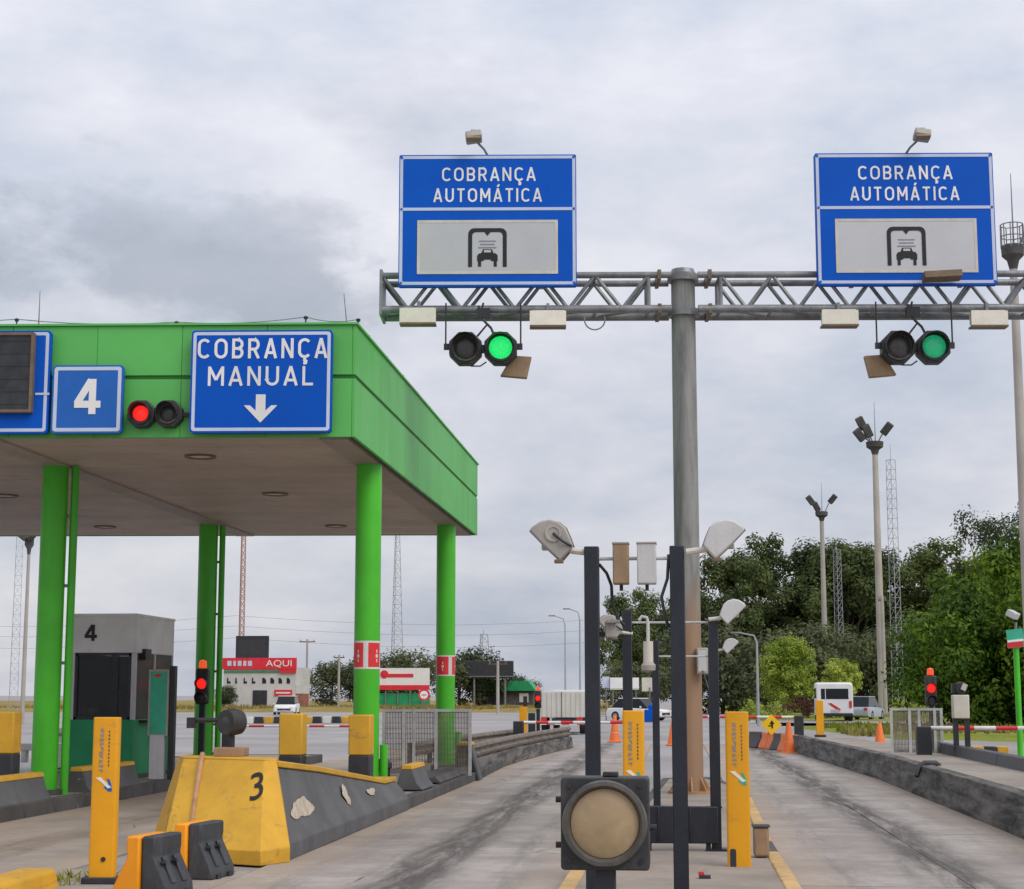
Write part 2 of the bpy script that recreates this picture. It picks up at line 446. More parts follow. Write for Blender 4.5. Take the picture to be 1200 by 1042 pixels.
def tint_glass(name, tint):
    m = newmat(name); t = NT(m)
    tr = t.node('ShaderNodeBsdfTransparent'); tr.inputs[0].default_value = (*tint, 1)
    gz = t.node('ShaderNodeBsdfGlossy'); gz.inputs['Roughness'].default_value = 0.30
    fr = t.node('ShaderNodeFresnel'); fr.inputs[0].default_value = 1.45
    n = t.noise(t.pos(), 3.0, 4)
    k = t.math('MULTIPLY', fr.outputs[0], t.math('ADD', t.math('MULTIPLY', n, 0.5), 0.75))
    mxs = t.node('ShaderNodeMixShader'); t.l.new(k, mxs.inputs[0]); t.l.new(tr.outputs[0], mxs.inputs[1]); t.l.new(gz.outputs[0], mxs.inputs[2])
    o = t.node('ShaderNodeOutputMaterial'); t.l.new(mxs.outputs[0], o.inputs[0])
    return m
M['boothglass'] = tint_glass('booth_tinted_glass', (0.48, 0.51, 0.52))
M['carglass'] = glass('car_glass', (0.02, 0.025, 0.03))
M['white'] = paint('vehicle_white', (0.76, 0.76, 0.76), 0.35, 0.04, 1, 0.12, (0.35, 0.32, 0.28), spec=0.5)
M['greycar'] = paint('vehicle_bluegrey', (0.34, 0.38, 0.44), 0.3, 0.05, 1, 0.1, spec=0.5)
M['truckcream'] = paint('truck_box_cream', (0.60, 0.58, 0.52), 0.5, 0.08, 1, 0.25, (0.28, 0.24, 0.19))
M['tyre'] = flat('tyre_rubber', (0.025, 0.025, 0.026), 0.8)
M['rim'] = flat('wheel_rim', (0.35, 0.35, 0.36), 0.35, 0.6)
M['redpaint'] = paint('red_paint', (0.62, 0.03, 0.035), 0.45, 0.1, 2, 0.15, (0.25, 0.05, 0.04))
M['redbright'] = paint('signboard_red', (0.70, 0.022, 0.04), 0.5, 0.1, 0.8, 0.12, (0.5, 0.2, 0.2))
M['whitepaint'] = paint('white_paint', (0.70, 0.68, 0.66), 0.55, 0.08, 2, 0.25, (0.35, 0.30, 0.25))
M['plaster'] = paint('white_plaster', (0.60, 0.59, 0.57), 0.7, 0.08, 0.4, 0.2, (0.30, 0.28, 0.25))
M['roofred'] = paint('wall_brick_red', (0.32, 0.13, 0.09), 0.7, 0.15, 1, 0.3)
M['tapered'] = paint('reflective_tape_red', (0.72, 0.035, 0.04), 0.4, 0.1, 4, 0.12, (0.3, 0.05, 0.05))
M['cone'] = paint('cone_orange', (0.90, 0.20, 0.045), 0.5, 0.1, 3, 0.2)
M['signyellow'] = paint('warning_yellow', (0.88, 0.52, 0.01), 0.45, 0.06, 3, 0.1)
M['bark'] = paint('bark', (0.13, 0.10, 0.075), 0.9, 0.3, 3, 0.4, (0.05, 0.04, 0.03), bstr=0.6, fine=12)
M['leaf_dark'] = leaf_mat('eucalyptus_leaf', (0.040, 0.062, 0.026), (0.16, 0.20, 0.055))
M['leaf_open'] = leaf_mat('open_crown_leaf', (0.045, 0.065, 0.035), (0.15, 0.18, 0.075))
M['leaf_mid'] = leaf_mat('broad_leaf', (0.040, 0.095, 0.009), (0.19, 0.30, 0.016))
M['leaf_light'] = leaf_mat('pale_leaf', (0.20, 0.29, 0.030), (0.52, 0.58, 0.12), 0.35)
M['leaf_far'] = leaf_mat('far_leaf', (0.045, 0.062, 0.034), (0.15, 0.17, 0.075))
M['flower'] = leaf_mat('reddish_hedge_leaf', (0.09, 0.035, 0.03), (0.22, 0.10, 0.08))
M['lattice_rw'] = paint('lattice_red_haze', (0.42, 0.26, 0.24), 0.6, 0.1, 1, 0.1)  # distance haze put into the colour: red paled for a far tower
M['lattice'] = paint('lattice_grey_haze', (0.36, 0.37, 0.385), 0.6, 0.1, 1, 0.1)  # grey kept pale, painting in the haze over far steelwork
M['rubberbrown'] = paint('rusty_pipe', (0.40, 0.22, 0.11), 0.6, 0.2, 4, 0.4, (0.15, 0.08, 0.04))

# ------------------------------------------------------------------ mesh helpers
class MB:
    def __init__(s):
        s.v = []; s.f = []
    def add(s, vs, fs):
        o = len(s.v)
        s.v += [tuple(v) for v in vs]
        s.f += [tuple(i + o for i in f) for f in fs]
        return s
    def box(s, c, d, rz=0.0, rot=None):
        hx, hy, hz = d[0] / 2, d[1] / 2, d[2] / 2
        m = rot if rot is not None else Matrix.Rotation(rz, 3, 'Z')
        vs = [m @ Vector((x * hx, y * hy, z * hz)) + Vector(c) for z in (-1, 1) for y in (-1, 1) for x in (-1, 1)]
        return s.add(vs, [(0, 2, 3, 1), (4, 5, 7, 6), (0, 1, 5, 4), (2, 6, 7, 3), (0, 4, 6, 2), (1, 3, 7, 5)])
    def cyl(s, p0, p1, r0, r1=None, n=12, cap=True):
        r1 = r0 if r1 is None else r1
        p0, p1 = Vector(p0), Vector(p1)
        d = (p1 - p0).normalized()
        a = d.orthogonal().normalized(); b = d.cross(a)
        vs = []
        for p, r in ((p0, r0), (p1, r1)):
            vs += [p + (a * math.cos(2 * PI * i / n) + b * math.sin(2 * PI * i / n)) * r for i in range(n)]
        fs = [(i, (i + 1) % n, n + (i + 1) % n, n + i) for i in range(n)]
        if cap:
            fs += [tuple(reversed(range(n))), tuple(range(n, 2 * n))]
        return s.add(vs, fs)
    def tube(s, pts, r, n=8):
        pts = [Vector(p) for p in pts]
        rs = r if isinstance(r, (list, tuple)) else [r] * len(pts)
        vs = []; a = None
        for i, p in enumerate(pts):
            d = (pts[min(i + 1, len(pts) - 1)] - pts[max(i - 1, 0)]).normalized()
            a = d.orthogonal().normalized() if a is None else (a - d * a.dot(d)).normalized()
            b = d.cross(a)
            vs += [p + (a * math.cos(2 * PI * k / n) + b * math.sin(2 * PI * k / n)) * rs[i] for k in range(n)]
        fs = []
        for i in range(len(pts) - 1):
            for k in range(n):
                k2 = (k + 1) % n
                fs.append((i * n + k, i * n + k2, (i + 1) * n + k2, (i + 1) * n + k))
        fs += [tuple(reversed(range(n))), tuple(range((len(pts) - 1) * n, len(pts) * n))]
        return s.add(vs, fs)
    def prism(s, poly, d0, d1, ax='y'):
        """poly in the plane across the axis ('y': x,z   'z': x,y   'x': y,z), extruded from d0 to d1"""
        def P(u, w, t):
            return (u, t, w) if ax == 'y' else (u, w, t) if ax == 'z' else (t, u, w)
        n = len(poly)
        vs = [P(u, w, d0) for u, w in poly] + [P(u, w, d1) for u, w in poly]
        fs = [(i, (i + 1) % n, n + (i + 1) % n, n + i) for i in range(n)] + [tuple(reversed(range(n))), tuple(range(n, 2 * n))]
        return s.add(vs, fs)
    def loft(s, rings):
        n = len(rings[0]); vs = [p for r in rings for p in r]; fs = []
        for i in range(len(rings) - 1):
            for k in range(n):
                k2 = (k + 1) % n
                fs.append((i * n + k, i * n + k2, (i + 1) * n + k2, (i + 1) * n + k))
        fs += [tuple(reversed(range(n))), tuple(range((len(rings) - 1) * n, len(rings) * n))]
        return s.add(vs, fs)
    def lathe(s, prof, c, axis='y', n=24):
        """prof: (radius, along) pairs round an axis through c"""
        vs = []
        for r, t in prof:
            for k in range(n):
                u, w = math.cos(2 * PI * k / n) * r, math.sin(2 * PI * k / n) * r
                v = (u, t, w) if axis == 'y' else (u, w, t) if axis == 'z' else (t, u, w)
                vs.append((c[0] + v[0], c[1] + v[1], c[2] + v[2]))
        fs = []
        for i in range(len(prof) - 1):
            for k in range(n):
                k2 = (k + 1) % n
                fs.append((i * n + k, i * n + k2, (i + 1) * n + k2, (i + 1) * n + k))
        if prof[0][0] > 1e-6:
            fs.append(tuple(reversed(range(n))))
        if prof[-1][0] > 1e-6:
            fs.append(tuple(range((len(prof) - 1) * n, len(prof) * n)))
        return s.add(vs, fs)
    def mesh(s, name, m, smooth=True, flip=True):
        me = bpy.data.meshes.new(name)
        me.from_pydata(s.v, [], s.f)
        if flip:
            bm = bmesh.new(); bm.from_mesh(me)
            bmesh.ops.recalc_face_normals(bm, faces=bm.faces)
            bm.to_mesh(me); bm.free()
        me.materials.append(M[m] if isinstance(m, str) else m)
        if smooth:
            me.polygons.foreach_set('use_smooth', [True] * len(me.polygons))
            me.set_sharp_from_angle(angle=R(38))
        me.update()
        return me
    def build(s, name, m, parent=None, bevel=0.0, seg=2, smooth=True, loc=None):
        return link(name, s.mesh(name, m, smooth), parent, bevel, seg, loc)

def link(name, me, parent=None, bevel=0.0, seg=2, loc=None):
    o = bpy.data.objects.new(name, me)
    COL.objects.link(o)
    if parent is not None:
        o.parent = parent
    if loc is not None:
        o.location = loc
    if bevel:
        b = o.modifiers.new('bevel', 'BEVEL'); b.width = bevel; b.segments = seg; b.limit_method = 'ANGLE'; b.angle_limit = R(35)
    return o

def tag(o, label, cat, group=None):
    o['label'] = label; o['category'] = cat
    if group:
        o['group'] = group
    return o
def thing(name, label, cat, loc=(0, 0, 0), rz=0.0, group=None):
    o = bpy.data.objects.new(name, None)
    COL.objects.link(o)
    o.empty_display_size = 0.2
    o.location = loc; o.rotation_euler = (0, 0, rz)
    return tag(o, label, cat, group)
def structure(o):
    o['kind'] = 'structure'; return o
def stuff(o, label=None, cat=None):
    o['kind'] = 'stuff'
    if label:
        tag(o, label, cat)
    return o
def kids(o):
    return [c for c in bpy.data.objects if c.parent == o]
def dup(o, loc, rz, label, group=None):
    r = o.copy(); COL.objects.link(r); r.location = loc; r.rotation_euler = (0, 0, rz); r['label'] = label
    if group:
        r['group'] = group
    for ch in kids(o):
        c = ch.copy(); COL.objects.link(c); c.parent = r
        for g in kids(ch):
            d = g.copy(); COL.objects.link(d); d.parent = c
    return r

# lettering: text turned into flat raised mesh, fitted to a width and a capital height, standing in the x-z plane facing -y
def text_mesh(s, width, cap, m, name='lettering', bold=0.0, extrude=0.004, spacing=1.0):
    def raw(t):
        cu = bpy.data.curves.new('t', 'FONT'); cu.body = t; cu.size = 1.0; cu.extrude = 0.0; cu.offset = 0.0; cu.space_character = spacing
        cu.resolution_u = 4
        ob = bpy.data.objects.new('t', cu); COL.objects.link(ob)
        dg = bpy.context.evaluated_depsgraph_get(); dg.update()
        me = bpy.data.meshes.new_from_object(ob.evaluated_get(dg))
        bpy.data.objects.remove(ob); bpy.data.curves.remove(cu)
        return me
    h = raw('H'); capz = max(v.co.y for v in h.vertices) - min(v.co.y for v in h.vertices); bpy.data.meshes.remove(h)
    me = raw(s)
    x0 = min(v.co.x for v in me.vertices); x1 = max(v.co.x for v in me.vertices)
    bm = bmesh.new(); bm.from_mesh(me)
    g = bmesh.ops.extrude_face_region(bm, geom=bm.faces[:])
    top = [e for e in g['geom'] if isinstance(e, bmesh.types.BMVert)]
    for v in top:
        v.co.z += 1.0
    sx = width / (x1 - x0); sz = cap / capz
    for v in bm.verts:
        v.co = Vector(((v.co.x - (x0 + x1) / 2) * sx, -v.co.z * extrude, v.co.y * sz))
    bmesh.ops.recalc_face_normals(bm, faces=bm.faces)
    bm.to_mesh(me); bm.free()
    me.name = name
    me.materials.clear(); me.materials.append(M[m])
    return me
def letters(s, c, width, cap, m, parent, bold=0.015, spacing=1.0, name='lettering'):
    return link(name, text_mesh(s, width, cap, m, name, bold, 0.006, spacing), parent, loc=c)

def _arc(cx_, cz_, rx, rz_, a0, a1, n=14):
    return [(cx_ + rx * math.cos(R(a0 + (a1 - a0) * k / n)), cz_ + rz_ * math.sin(R(a0 + (a1 - a0) * k / n))) for k in range(n + 1)]
def _glyph(ch, h):
    """strokes of a capital of height 1; h is half the stroke width"""
    t_, b_, l_ = 1 - h, h, h
    A_ = [[(l_ - .02, 0), (.36, 1)], [(.72 - h + .02, 0), (.36, 1)], [(.16, .28), (.56, .28)]]
    Cc = [_arc(.38, .66, .38 - h, .34 - h, 35, 180, 12) + _arc(.38, .34, .38 - h, .34 - h, 180, 325, 12)]
    G = {
        'A': (.72, A_), 'Á': (.72, A_ + [[(.32, 1.10), (.48, 1.28)]]),
        'C': (.70, Cc), 'Ç': (.70, Cc + [[(.40, .0), (.38, -.10), (.47, -.15), (.45, -.24), (.31, -.26)]]),
        'O': (.76, [_arc(.38, .66, .38 - h, .34 - h, 0, 180, 14) + _arc(.38, .34, .38 - h, .34 - h, 180, 360, 14) + [(.76 - h, .66)]]),
        'B': (.66, [[(l_, 0), (l_, 1)], [(l_, t_), (.36, t_)] + _arc(.36, .5 + (.5 - h) / 2, .22, (.5 - h) / 2, 90, -90, 10) + [(l_, .5)],
                    [(l_, .5), (.38, .5)] + _arc(.38, .5 - (.5 - h) / 2, .28 - h, (.5 - h) / 2, 90, -90, 10) + [(l_, b_)]]),
        'R': (.68, [[(l_, 0), (l_, 1)], [(l_, t_), (.38, t_)] + _arc(.38, .46 + (.54 - h) / 2, .28 - h, (.54 - h) / 2, 90, -90, 10) + [(l_, .46)], [(.36, .46), (.62, 0)]]),
        'N': (.70, [[(l_, 0), (l_, 1)], [(l_, .98), (.70 - h, .02)], [(.70 - h, 0), (.70 - h, 1)]]),
        'M': (.84, [[(l_, 0), (l_, 1)], [(l_, .98), (.42, .30)], [(.42, .30), (.84 - h, .98)], [(.84 - h, 0), (.84 - h, 1)]]),
        'U': (.70, [[(l_, 1), (l_, .34)] + _arc(.35, .34, .35 - h, .34 - h, 180, 360, 14) + [(.70 - h, 1)]]),
        'L': (.56, [[(l_, 1), (l_, 0)], [(l_, b_), (.56, b_)]]),
        'T': (.64, [[(0, t_), (.64, t_)], [(.32, 1), (.32, 0)]]),
        'I': (2 * h, [[(h, 0), (h, 1)]]),
        '4': (.72, [[(.46, .97), (.09, .30)], [(.02, .28), (.72, .28)], [(.50, 1), (.50, 0)]]),
    }
    return G[ch]
def stroke_letters(s, c, width, cap, m, parent, weight=.15):
    """each letter is a part; its strokes are flat ribbons a hair apart in depth"""
    h = weight / 2
    gl_ = [_glyph(ch, h) for ch in s]
    tot = sum(g[0] for g in gl_) * cap
    kx = 1.0; gap = (width - tot) / max(1, len(s) - 1)
    if gap < cap * .25 and len(s) > 1:
        gap = cap * .25; kx = (width - gap * (len(s) - 1)) / tot
    if len(s) == 1:
        kx = width / tot; gap = 0
    x = -width / 2
    for ch, (gw, strokes) in zip(s, gl_):
        mb = MB()
        for si, st in enumerate(strokes):
            P = [Vector((u * cap * kx, v * cap)) for u, v in st]
            Lf, Rt = [], []
            for i, p in enumerate(P):
                d1 = (P[i] - P[i - 1]).normalized() if i else (P[1] - P[0]).normalized()
                d2 = (P[i + 1] - P[i]).normalized() if i < len(P) - 1 else d1
                n1 = Vector((-d1.y, d1.x)); n2 = Vector((-d2.y, d2.x)); bb = n1 + n2
                bb = bb.normalized() if bb.length > 1e-4 else n1
                k = h * cap / max(.5, bb.dot(n1))
                Lf.append(p + bb * k); Rt.append(p - bb * k)
            n = len(P); y = -.005 - si * .0006
            vs = [(q.x, y, q.y) for q in Lf] + [(q.x, y, q.y) for q in Rt] + [(q.x, .002, q.y) for q in Lf] + [(q.x, .002, q.y) for q in Rt]
            fs = []
            for i in range(n - 1):
                fs += [(i, i + 1, n + i + 1, n + i), (i, 2 * n + i, 2 * n + i + 1, i + 1), (n + i, n + i + 1, 3 * n + i + 1, 3 * n + i)]
            fs += [(0, n, 3 * n, 2 * n), (n - 1, 3 * n - 1, 4 * n - 1, 2 * n - 1)]
            mb.add(vs, fs)
        mb.build('letter', m, parent, smooth=False, loc=(c[0] + x, c[1], c[2]))
        x += gw * cap * kx + gap
def rrect(x0, z0, x1, z1, r, n=5):
    pts = []
    for cx_, cz_, a0 in ((x1 - r, z0 + r, -90), (x1 - r, z1 - r, 0), (x0 + r, z1 - r, 90), (x0 + r, z0 + r, 180)):
        for i in range(n + 1):
            a = R(a0 + 90 * i / n)
            pts.append((cx_ + math.cos(a) * r, cz_ + math.sin(a) * r))
    return pts
def frame_mb(x0, z0, x1, z1, w, y0, y1, r=0.03):
    """a rounded rectangular frame of width w"""
    o = rrect(x0, z0, x1, z1, r); i = rrect(x0 + w, z0 + w, x1 - w, z1 - w, max(0.004, r - w * 0.5))
    n = len(o); m = MB()
    vs = [(x, y0, z) for x, z in o] + [(x, y0, z) for x, z in i] + [(x, y1, z) for x, z in o] + [(x, y1, z) for x, z in i]
    fs = []
    for k in range(n):
        k2 = (k + 1) % n
        fs += [(k, k2, n + k2, n + k), (2 * n + k, 3 * n + k, 3 * n + k2, 2 * n + k2), (k, 2 * n + k, 2 * n + k2, k2), (n + k, n + k2, 3 * n + k2, 3 * n + k)]
    return m.add(vs, fs)

# ------------------------------------------------------------------ ground, lanes, verges
def sheet(name, poly, z, m, sub=0):
    mb = MB(); mb.add([(x, y, z) for x, y in poly], [tuple(range(len(poly)))])
    return structure(mb.build(name, m, smooth=False))
sheet('ground', [(-3000, -60), (3000, -60), (3000, 6000), (-3000, 6000)], -0.03, 'ground')
lane_base = sheet('road', [(-9.1, -10), (4.1, -10), (4.1, 62), (-9.1, 62)], -0.02, 'ground')
def slabs(parent, xl, xr, y0, y1, step):
    y = y0
    while y < y1 - 0.1:
        ye = min(y1, y + step)
        def ex(f, yy):
            return f(yy) if callable(f) else f
        g = 0.006
        p = [(ex(xl, y) + g, y + g), (ex(xr, y) - g, y + g), (ex(xr, ye) - g, ye - g), (ex(xl, ye) + g, ye - g)]
        dz = random.uniform(-0.0025, 0.0025)
        mb = MB().prism(p, -0.018, 0.0 + dz, 'z')
        mb.build('slab', 'slab', parent, smooth=False)
        y = ye
road_r = lambda y: 4.3 if y < 36 else 4.3 - (y - 36) * 0.037
slabs(lane_base, 0.9, 2.62, 4, 62, 6.0)
slabs(lane_base, 2.62, road_r, 4, 62, 6.0)
slabs(lane_base, -4.15, -0.9, 4, 62, 5.2)
slabs(lane_base, -9.2, -6.0, 6, 62, 5.6)
slabs(lane_base, -6.0, -4.15, 6, 16.8, 5.4)

# verges of grass beyond the plaza
def verge(name, poly, m, z=0.0, bump=0.12, n=26):
    xs = [p[0] for p in poly]; ys = [p[1] for p in poly]
    bm = bmesh.new()
    vs = [bm.verts.new((x, y, z)) for x, y in poly]
    bm.faces.new(vs)
    bmesh.ops.triangulate(bm, faces=bm.faces)
    for _ in range(7):
        bmesh.ops.subdivide_edges(bm, edges=[e for e in bm.edges if e.calc_length() > 4.0], cuts=1, use_grid_fill=False)
        bmesh.ops.triangulate(bm, faces=bm.faces)
    for v in bm.verts:
        v.co.z = -0.034 if v.is_boundary else z + bump * (0.5 + mnoise.noise(Vector((v.co.x * 0.12, v.co.y * 0.12, 3))))
    bmesh.ops.recalc_face_normals(bm, faces=bm.faces)
    me = bpy.data.meshes.new(name); bm.to_mesh(me); bm.free()
    me.materials.append(M[m])
    me.polygons.foreach_set('use_smooth', [True] * len(me.polygons))
    return structure(link(name, me))
verge('grass_verge', [(5.0, 130), (6.6, 88), (8.6, 71), (13, 66), (60, 60), (140, 60), (140, 400), (5.0, 400)], 'grass', 0.02, 0.18)
verge('dry_verge', [(-260, 165), (-9, 176), (-7, 178), (-7, 420), (-260, 420)], 'drygrass', 0.02, 0.5)
sheet('side_road', [(5.5, 100), (14, 94), (60, 92), (60, 99), (14, 104), (6, 112)], 0.16, 'ground')

def tufts(name, label, pts_fn, count, h, m):
    mb = MB(); wd_ = min(.12, h * .7 + .01)
    for _ in range(count):
        x, y = pts_fn(); hh = h * random.uniform(0.5, 1.3)
        for k in range(3):
            a = random.uniform(0, 2 * PI); dx, dy = math.cos(a) * wd_, math.sin(a) * wd_
            lx, ly = random.uniform(-.12, .12), random.uniform(-.12, .12)
            z = 0.08
            mb.add([(x - dx, y - dy, z - .1), (x + dx, y + dy, z - .1), (x + lx, y + ly, z + hh)], [(0, 1, 2)])
    o = stuff(mb.build(name, m, smooth=False), label, 'grass')
    return o
tufts('grass_tufts', 'yellow green grass tufts on the verge by the white bus', lambda: (random.uniform(7.5, 34), random.uniform(74, 92)), 2600, 0.28, 'grass')
tufts('dry_grass_tufts', 'dry tan grass tufts edging the far left apron', lambda: (random.uniform(-75, -8), random.uniform(179, 200)), 2600, 0.55, 'drygrass')

# traffic islands: kerb blocks round a concrete fill
def island(name, pts, z, fill='concrete', kerb='kerbdark', inset=0.16, block=1.0):
    """closed outline; each kerb stone is a piece of its own"""
    o = MB()
    cxm = sum(p[0] for p in pts) / len(pts); cym = sum(p[1] for p in pts) / len(pts)
    inn = []
    n = len(pts)
    P = [Vector((x, y, 0)) for x, y in pts]
    area = sum(P[i].x * P[(i + 1) % n].y - P[(i + 1) % n].x * P[i].y for i in range(n))
    sg = 1 if area > 0 else -1
    for i in range(n):
        d1 = (P[i] - P[i - 1]).normalized(); d2 = (P[(i + 1) % n] - P[i]).normalized()
        n1 = Vector((-d1.y, d1.x, 0)) * sg; n2 = Vector((-d2.y, d2.x, 0)) * sg
        b = (n1 + n2).normalized(); inn.append(P[i] + b * (inset / max(0.35, b.dot(n1))))
    o.prism([(p.x, p.y) for p in inn], -0.02, z - 0.012, 'z')
    root = structure(o.build(name, fill, smooth=False))
    for i in range(n):
        a, b = P[i], P[(i + 1) % n]; ia, ib = inn[i], inn[(i + 1) % n]
        L = (b - a).length; k = max(1, int(round(L / block)))
        for j in range(k):
            t0, t1 = j / k, (j + 1) / k
            gp = min(0.2, 0.006 / max(L / k, 0.01))
            t0 += gp / k; t1 -= gp / k
            q = [a.lerp(b, t0), a.lerp(b, t1), ia.lerp(ib, t1), ia.lerp(ib, t0)]
            mid = (q[0] + q[1]) / 2
            m = kerb(mid) if callable(kerb) else kerb
            MB().prism([(v.x, v.y) for v in q], -0.02, z + random.uniform(-.006, .006), 'z').build('kerb_stone', m, root, bevel=0.012, seg=1)
    return root
island('booth_island', [(-9.1, 14), (-9.1, 44), (-12.4, 44), (-12.4, 14)], 0.2, block=1.2)
island('centre_island', [(-4.05, 17.9), (-4.05, 36.2), (-4.2, 44), (-3.75, 57), (-4.1, 57.6), (-5.0, 57), (-6.0, 44), (-6.0, 24), (-5.66, 20.4), (-5.5, 18.8), (-5.0, 18.2)], 0.17, block=1.2)
island('median_island', [(-1.0, 4), (-0.98, 16.2), (-0.8, 19), (-0.62, 24), (-0.3, 33), (0.6, 33.6), (1.16, 30), (1.12, 26), (1.0, 19), (1.0, 4)], 0.15,
       kerb=lambda c: 'kerbfaded' if (c.x > 0.5 and not 17.9 < c.y < 19.2 and c.y < 27) or (c.x < -0.5 and c.y < 16.3) else 'kerbdark', inset=0.14, block=1.3)

# ------------------------------------------------------------------ canopy over the booths (skewed plan)
SH = 0.07
def sk(x, y):
    return y + SH * (x + 4.5)
CX0, CX1, CY0, CY1, ZS, ZT = -19.0, -4.5, 23.42, 38.3, 5.3, 6.9
can = thing('toll_canopy', 'bright green flat toll canopy on round green columns', 'canopy', (0, 0, 0))
# soffit boards run across the lanes
nb = 48
for i in range(nb):
    y0 = CY0 + 0.08 + (CY1 - CY0 - 0.16) * i / nb; y1 = CY0 + 0.08 + (CY1 - CY0 - 0.16) * (i + 1) / nb
    for xa, xb in ((CX0 + .1, -9.9), (-9.5, -4.97)):
        g = 0.011
        p = [(xa, sk(xa, y0 + g)), (xb, sk(xb, y0 + g)), (xb, sk(xb, y1 - g)), (xa, sk(xa, y1 - g))]
        MB().prism(p, ZS, ZS + 0.03, 'z').build('soffit_board', 'soffit', can, smooth=False)
for xa, xb in ((-9.9, -9.5), (-4.97, -4.58)):
    p = [(xa, sk(xa, CY0 + .08)), (xb, sk(xb, CY0 + .08)), (xb, sk(xb, CY1 - .08)), (xa, sk(xa, CY1 - .08))]
    MB().prism(p, ZS - 0.03, ZS + 0.05, 'z').build('soffit_beam', 'soffitbeam', can)
p = [(CX0, sk(CX0, CY0 + .03)), (CX1 - .03, sk(CX1, CY0 + .03)), (CX1 - .03, sk(CX1, CY1 - .03)), (CX0, sk(CX0, CY1 - .03))]
MB().prism(p, ZS + 0.06, ZT - 0.06, 'z').build('roof_deck', 'galv', can)
# fascia panels: two rows with a shadow groove between them
def fpanel(name, xa, ya, xb, yb, z0, z1, nx, ny, th=0.05):
    q = [(xa, ya), (xb, yb), (xb + nx * th, yb + ny * th), (xa + nx * th, ya + ny * th)]
    return MB().prism(q, z0, z1, 'z').build(name, 'green', can, bevel=0.006, seg=1, smooth=False)
rows = ((ZS - 0.01, 6.125), (6.18, ZT))
nfr = 12
for z0, z1 in rows:
    for i in range(nfr):
        xa = CX0 + (CX1 - CX0) * i / nfr; xb = CX0 + (CX1 - CX0) * (i + 1) / nfr
        fpanel('fascia_panel', xa + .002, sk(xa, CY0), xb - .002, sk(xb, CY0), z0, z1, 0, -1)
    ns = 30
    for i in range(ns):
        ya = CY0 - 0.05 + (CY1 + .1 - CY0) * i / ns; yb = CY0 - 0.05 + (CY1 + .1 - CY0) * (i + 1) / ns
        fpanel('fascia_panel', CX1, ya + .003, CX1, yb - .003, z0, z1, 1, 0)
    for i in range(nfr):
        xa = CX0 + (CX1 - CX0) * i / nfr; xb = CX0 + (CX1 - CX0) * (i + 1) / nfr
        fpanel('fascia_panel', xa + .002, sk(xa, CY1), xb - .002, sk(xb, CY1), z0, z1, 0, 1)
for nm, q in (('fascia_groove', [(CX0, sk(CX0, CY0 - .03)), (CX1 + .03, sk(CX1, CY0 - .03)), (CX1 + .03, CY1 + .03), (CX0, sk(CX0, CY1 + .03))]),):
    MB().prism(q, 6.10, 6.20, 'z').build(nm, 'groove', can)
q = [(CX0, sk(CX0, CY0 - .08)), (CX1 + .08, sk(CX1, CY0 - .08)), (CX1 + .08, CY1 + .08), (CX0, sk(CX0, CY1 + .08))]
MB().prism(q, ZT, ZT + 0.03, 'z').build('roof_cap', 'green', can)
# recessed soffit lights
for x, y in ((-7.15, 25.1), (-7.15, 30.0), (-12.2, 35.6), (-12.1, 29.8), (-7.22, 35.9), (-12.1, 25.0)):
    o = MB().lathe([(0.0, ZS - .012), (0.16, ZS - .012), (0.2, ZS - .03), (0.235, ZS - .03), (0.24, ZS + .002)], (x, y, 0), 'z', 20).build('soffit_light', 'bronze', can)
    MB().lathe([(0.0, ZS - .016), (0.155, ZS - .0155), (0.157, ZS - .01)], (x, y, 0), 'z', 20).build('diffuser', 'cream', o)
# roof edge: lightning wire on short stands, rods, fixings along the side
wire = []
for px_, hh in ((-9.35, .10), (-7.05, .045), (-5.2, .11), (-4.45, .07), (-12, .1)):
    yy = sk(px_, CY0) + 0.1
    MB().cyl((px_, yy, ZT + .02), (px_, yy, ZT + hh + .04), 0.012, n=6).lathe([(0, ZT + hh), (.03, ZT + hh + .01), (.035, ZT + hh + .04), (0, ZT + hh + .06)], (px_, yy, 0), 'z', 8).build('wire_stand', 'black', can)
    wire.append((px_, yy, ZT + hh + .04))
wire.sort()
pts = []
for a, b in zip(wire, wire[1:]):
    for k in range(6):
        t = k / 6
        pts.append((a[0] + (b[0] - a[0]) * t, a[1] + (b[1] - a[1]) * t, a[2] + (b[2] - a[2]) * t - 0.05 * 4 * t * (1 - t)))
pts.append(wire[-1])
MB().tube(pts, 0.007, 5).build('lightning_wire', 'galv', can)
for px_, hh, ln in ((-9.05, .56, 0.0), (-4.62, .50, -0.05)):
    yy = sk(px_, CY0) + 0.15
    MB().tube([(px_, yy, ZT + .02), (px_ + ln, yy, ZT + hh)], [0.011, 0.006], 6).build('lightning_rod', 'galv', can)
for i in range(9):
    yy = 24.6 + i * 1.6
    MB().box((CX1, yy, ZT + .06), (.05, .07, .09)).cyl((CX1 - .03, yy, ZT + .03), (CX1 - .03, yy, ZT + .13), .012, n=6).build('roof_fixing', 'galv', can)
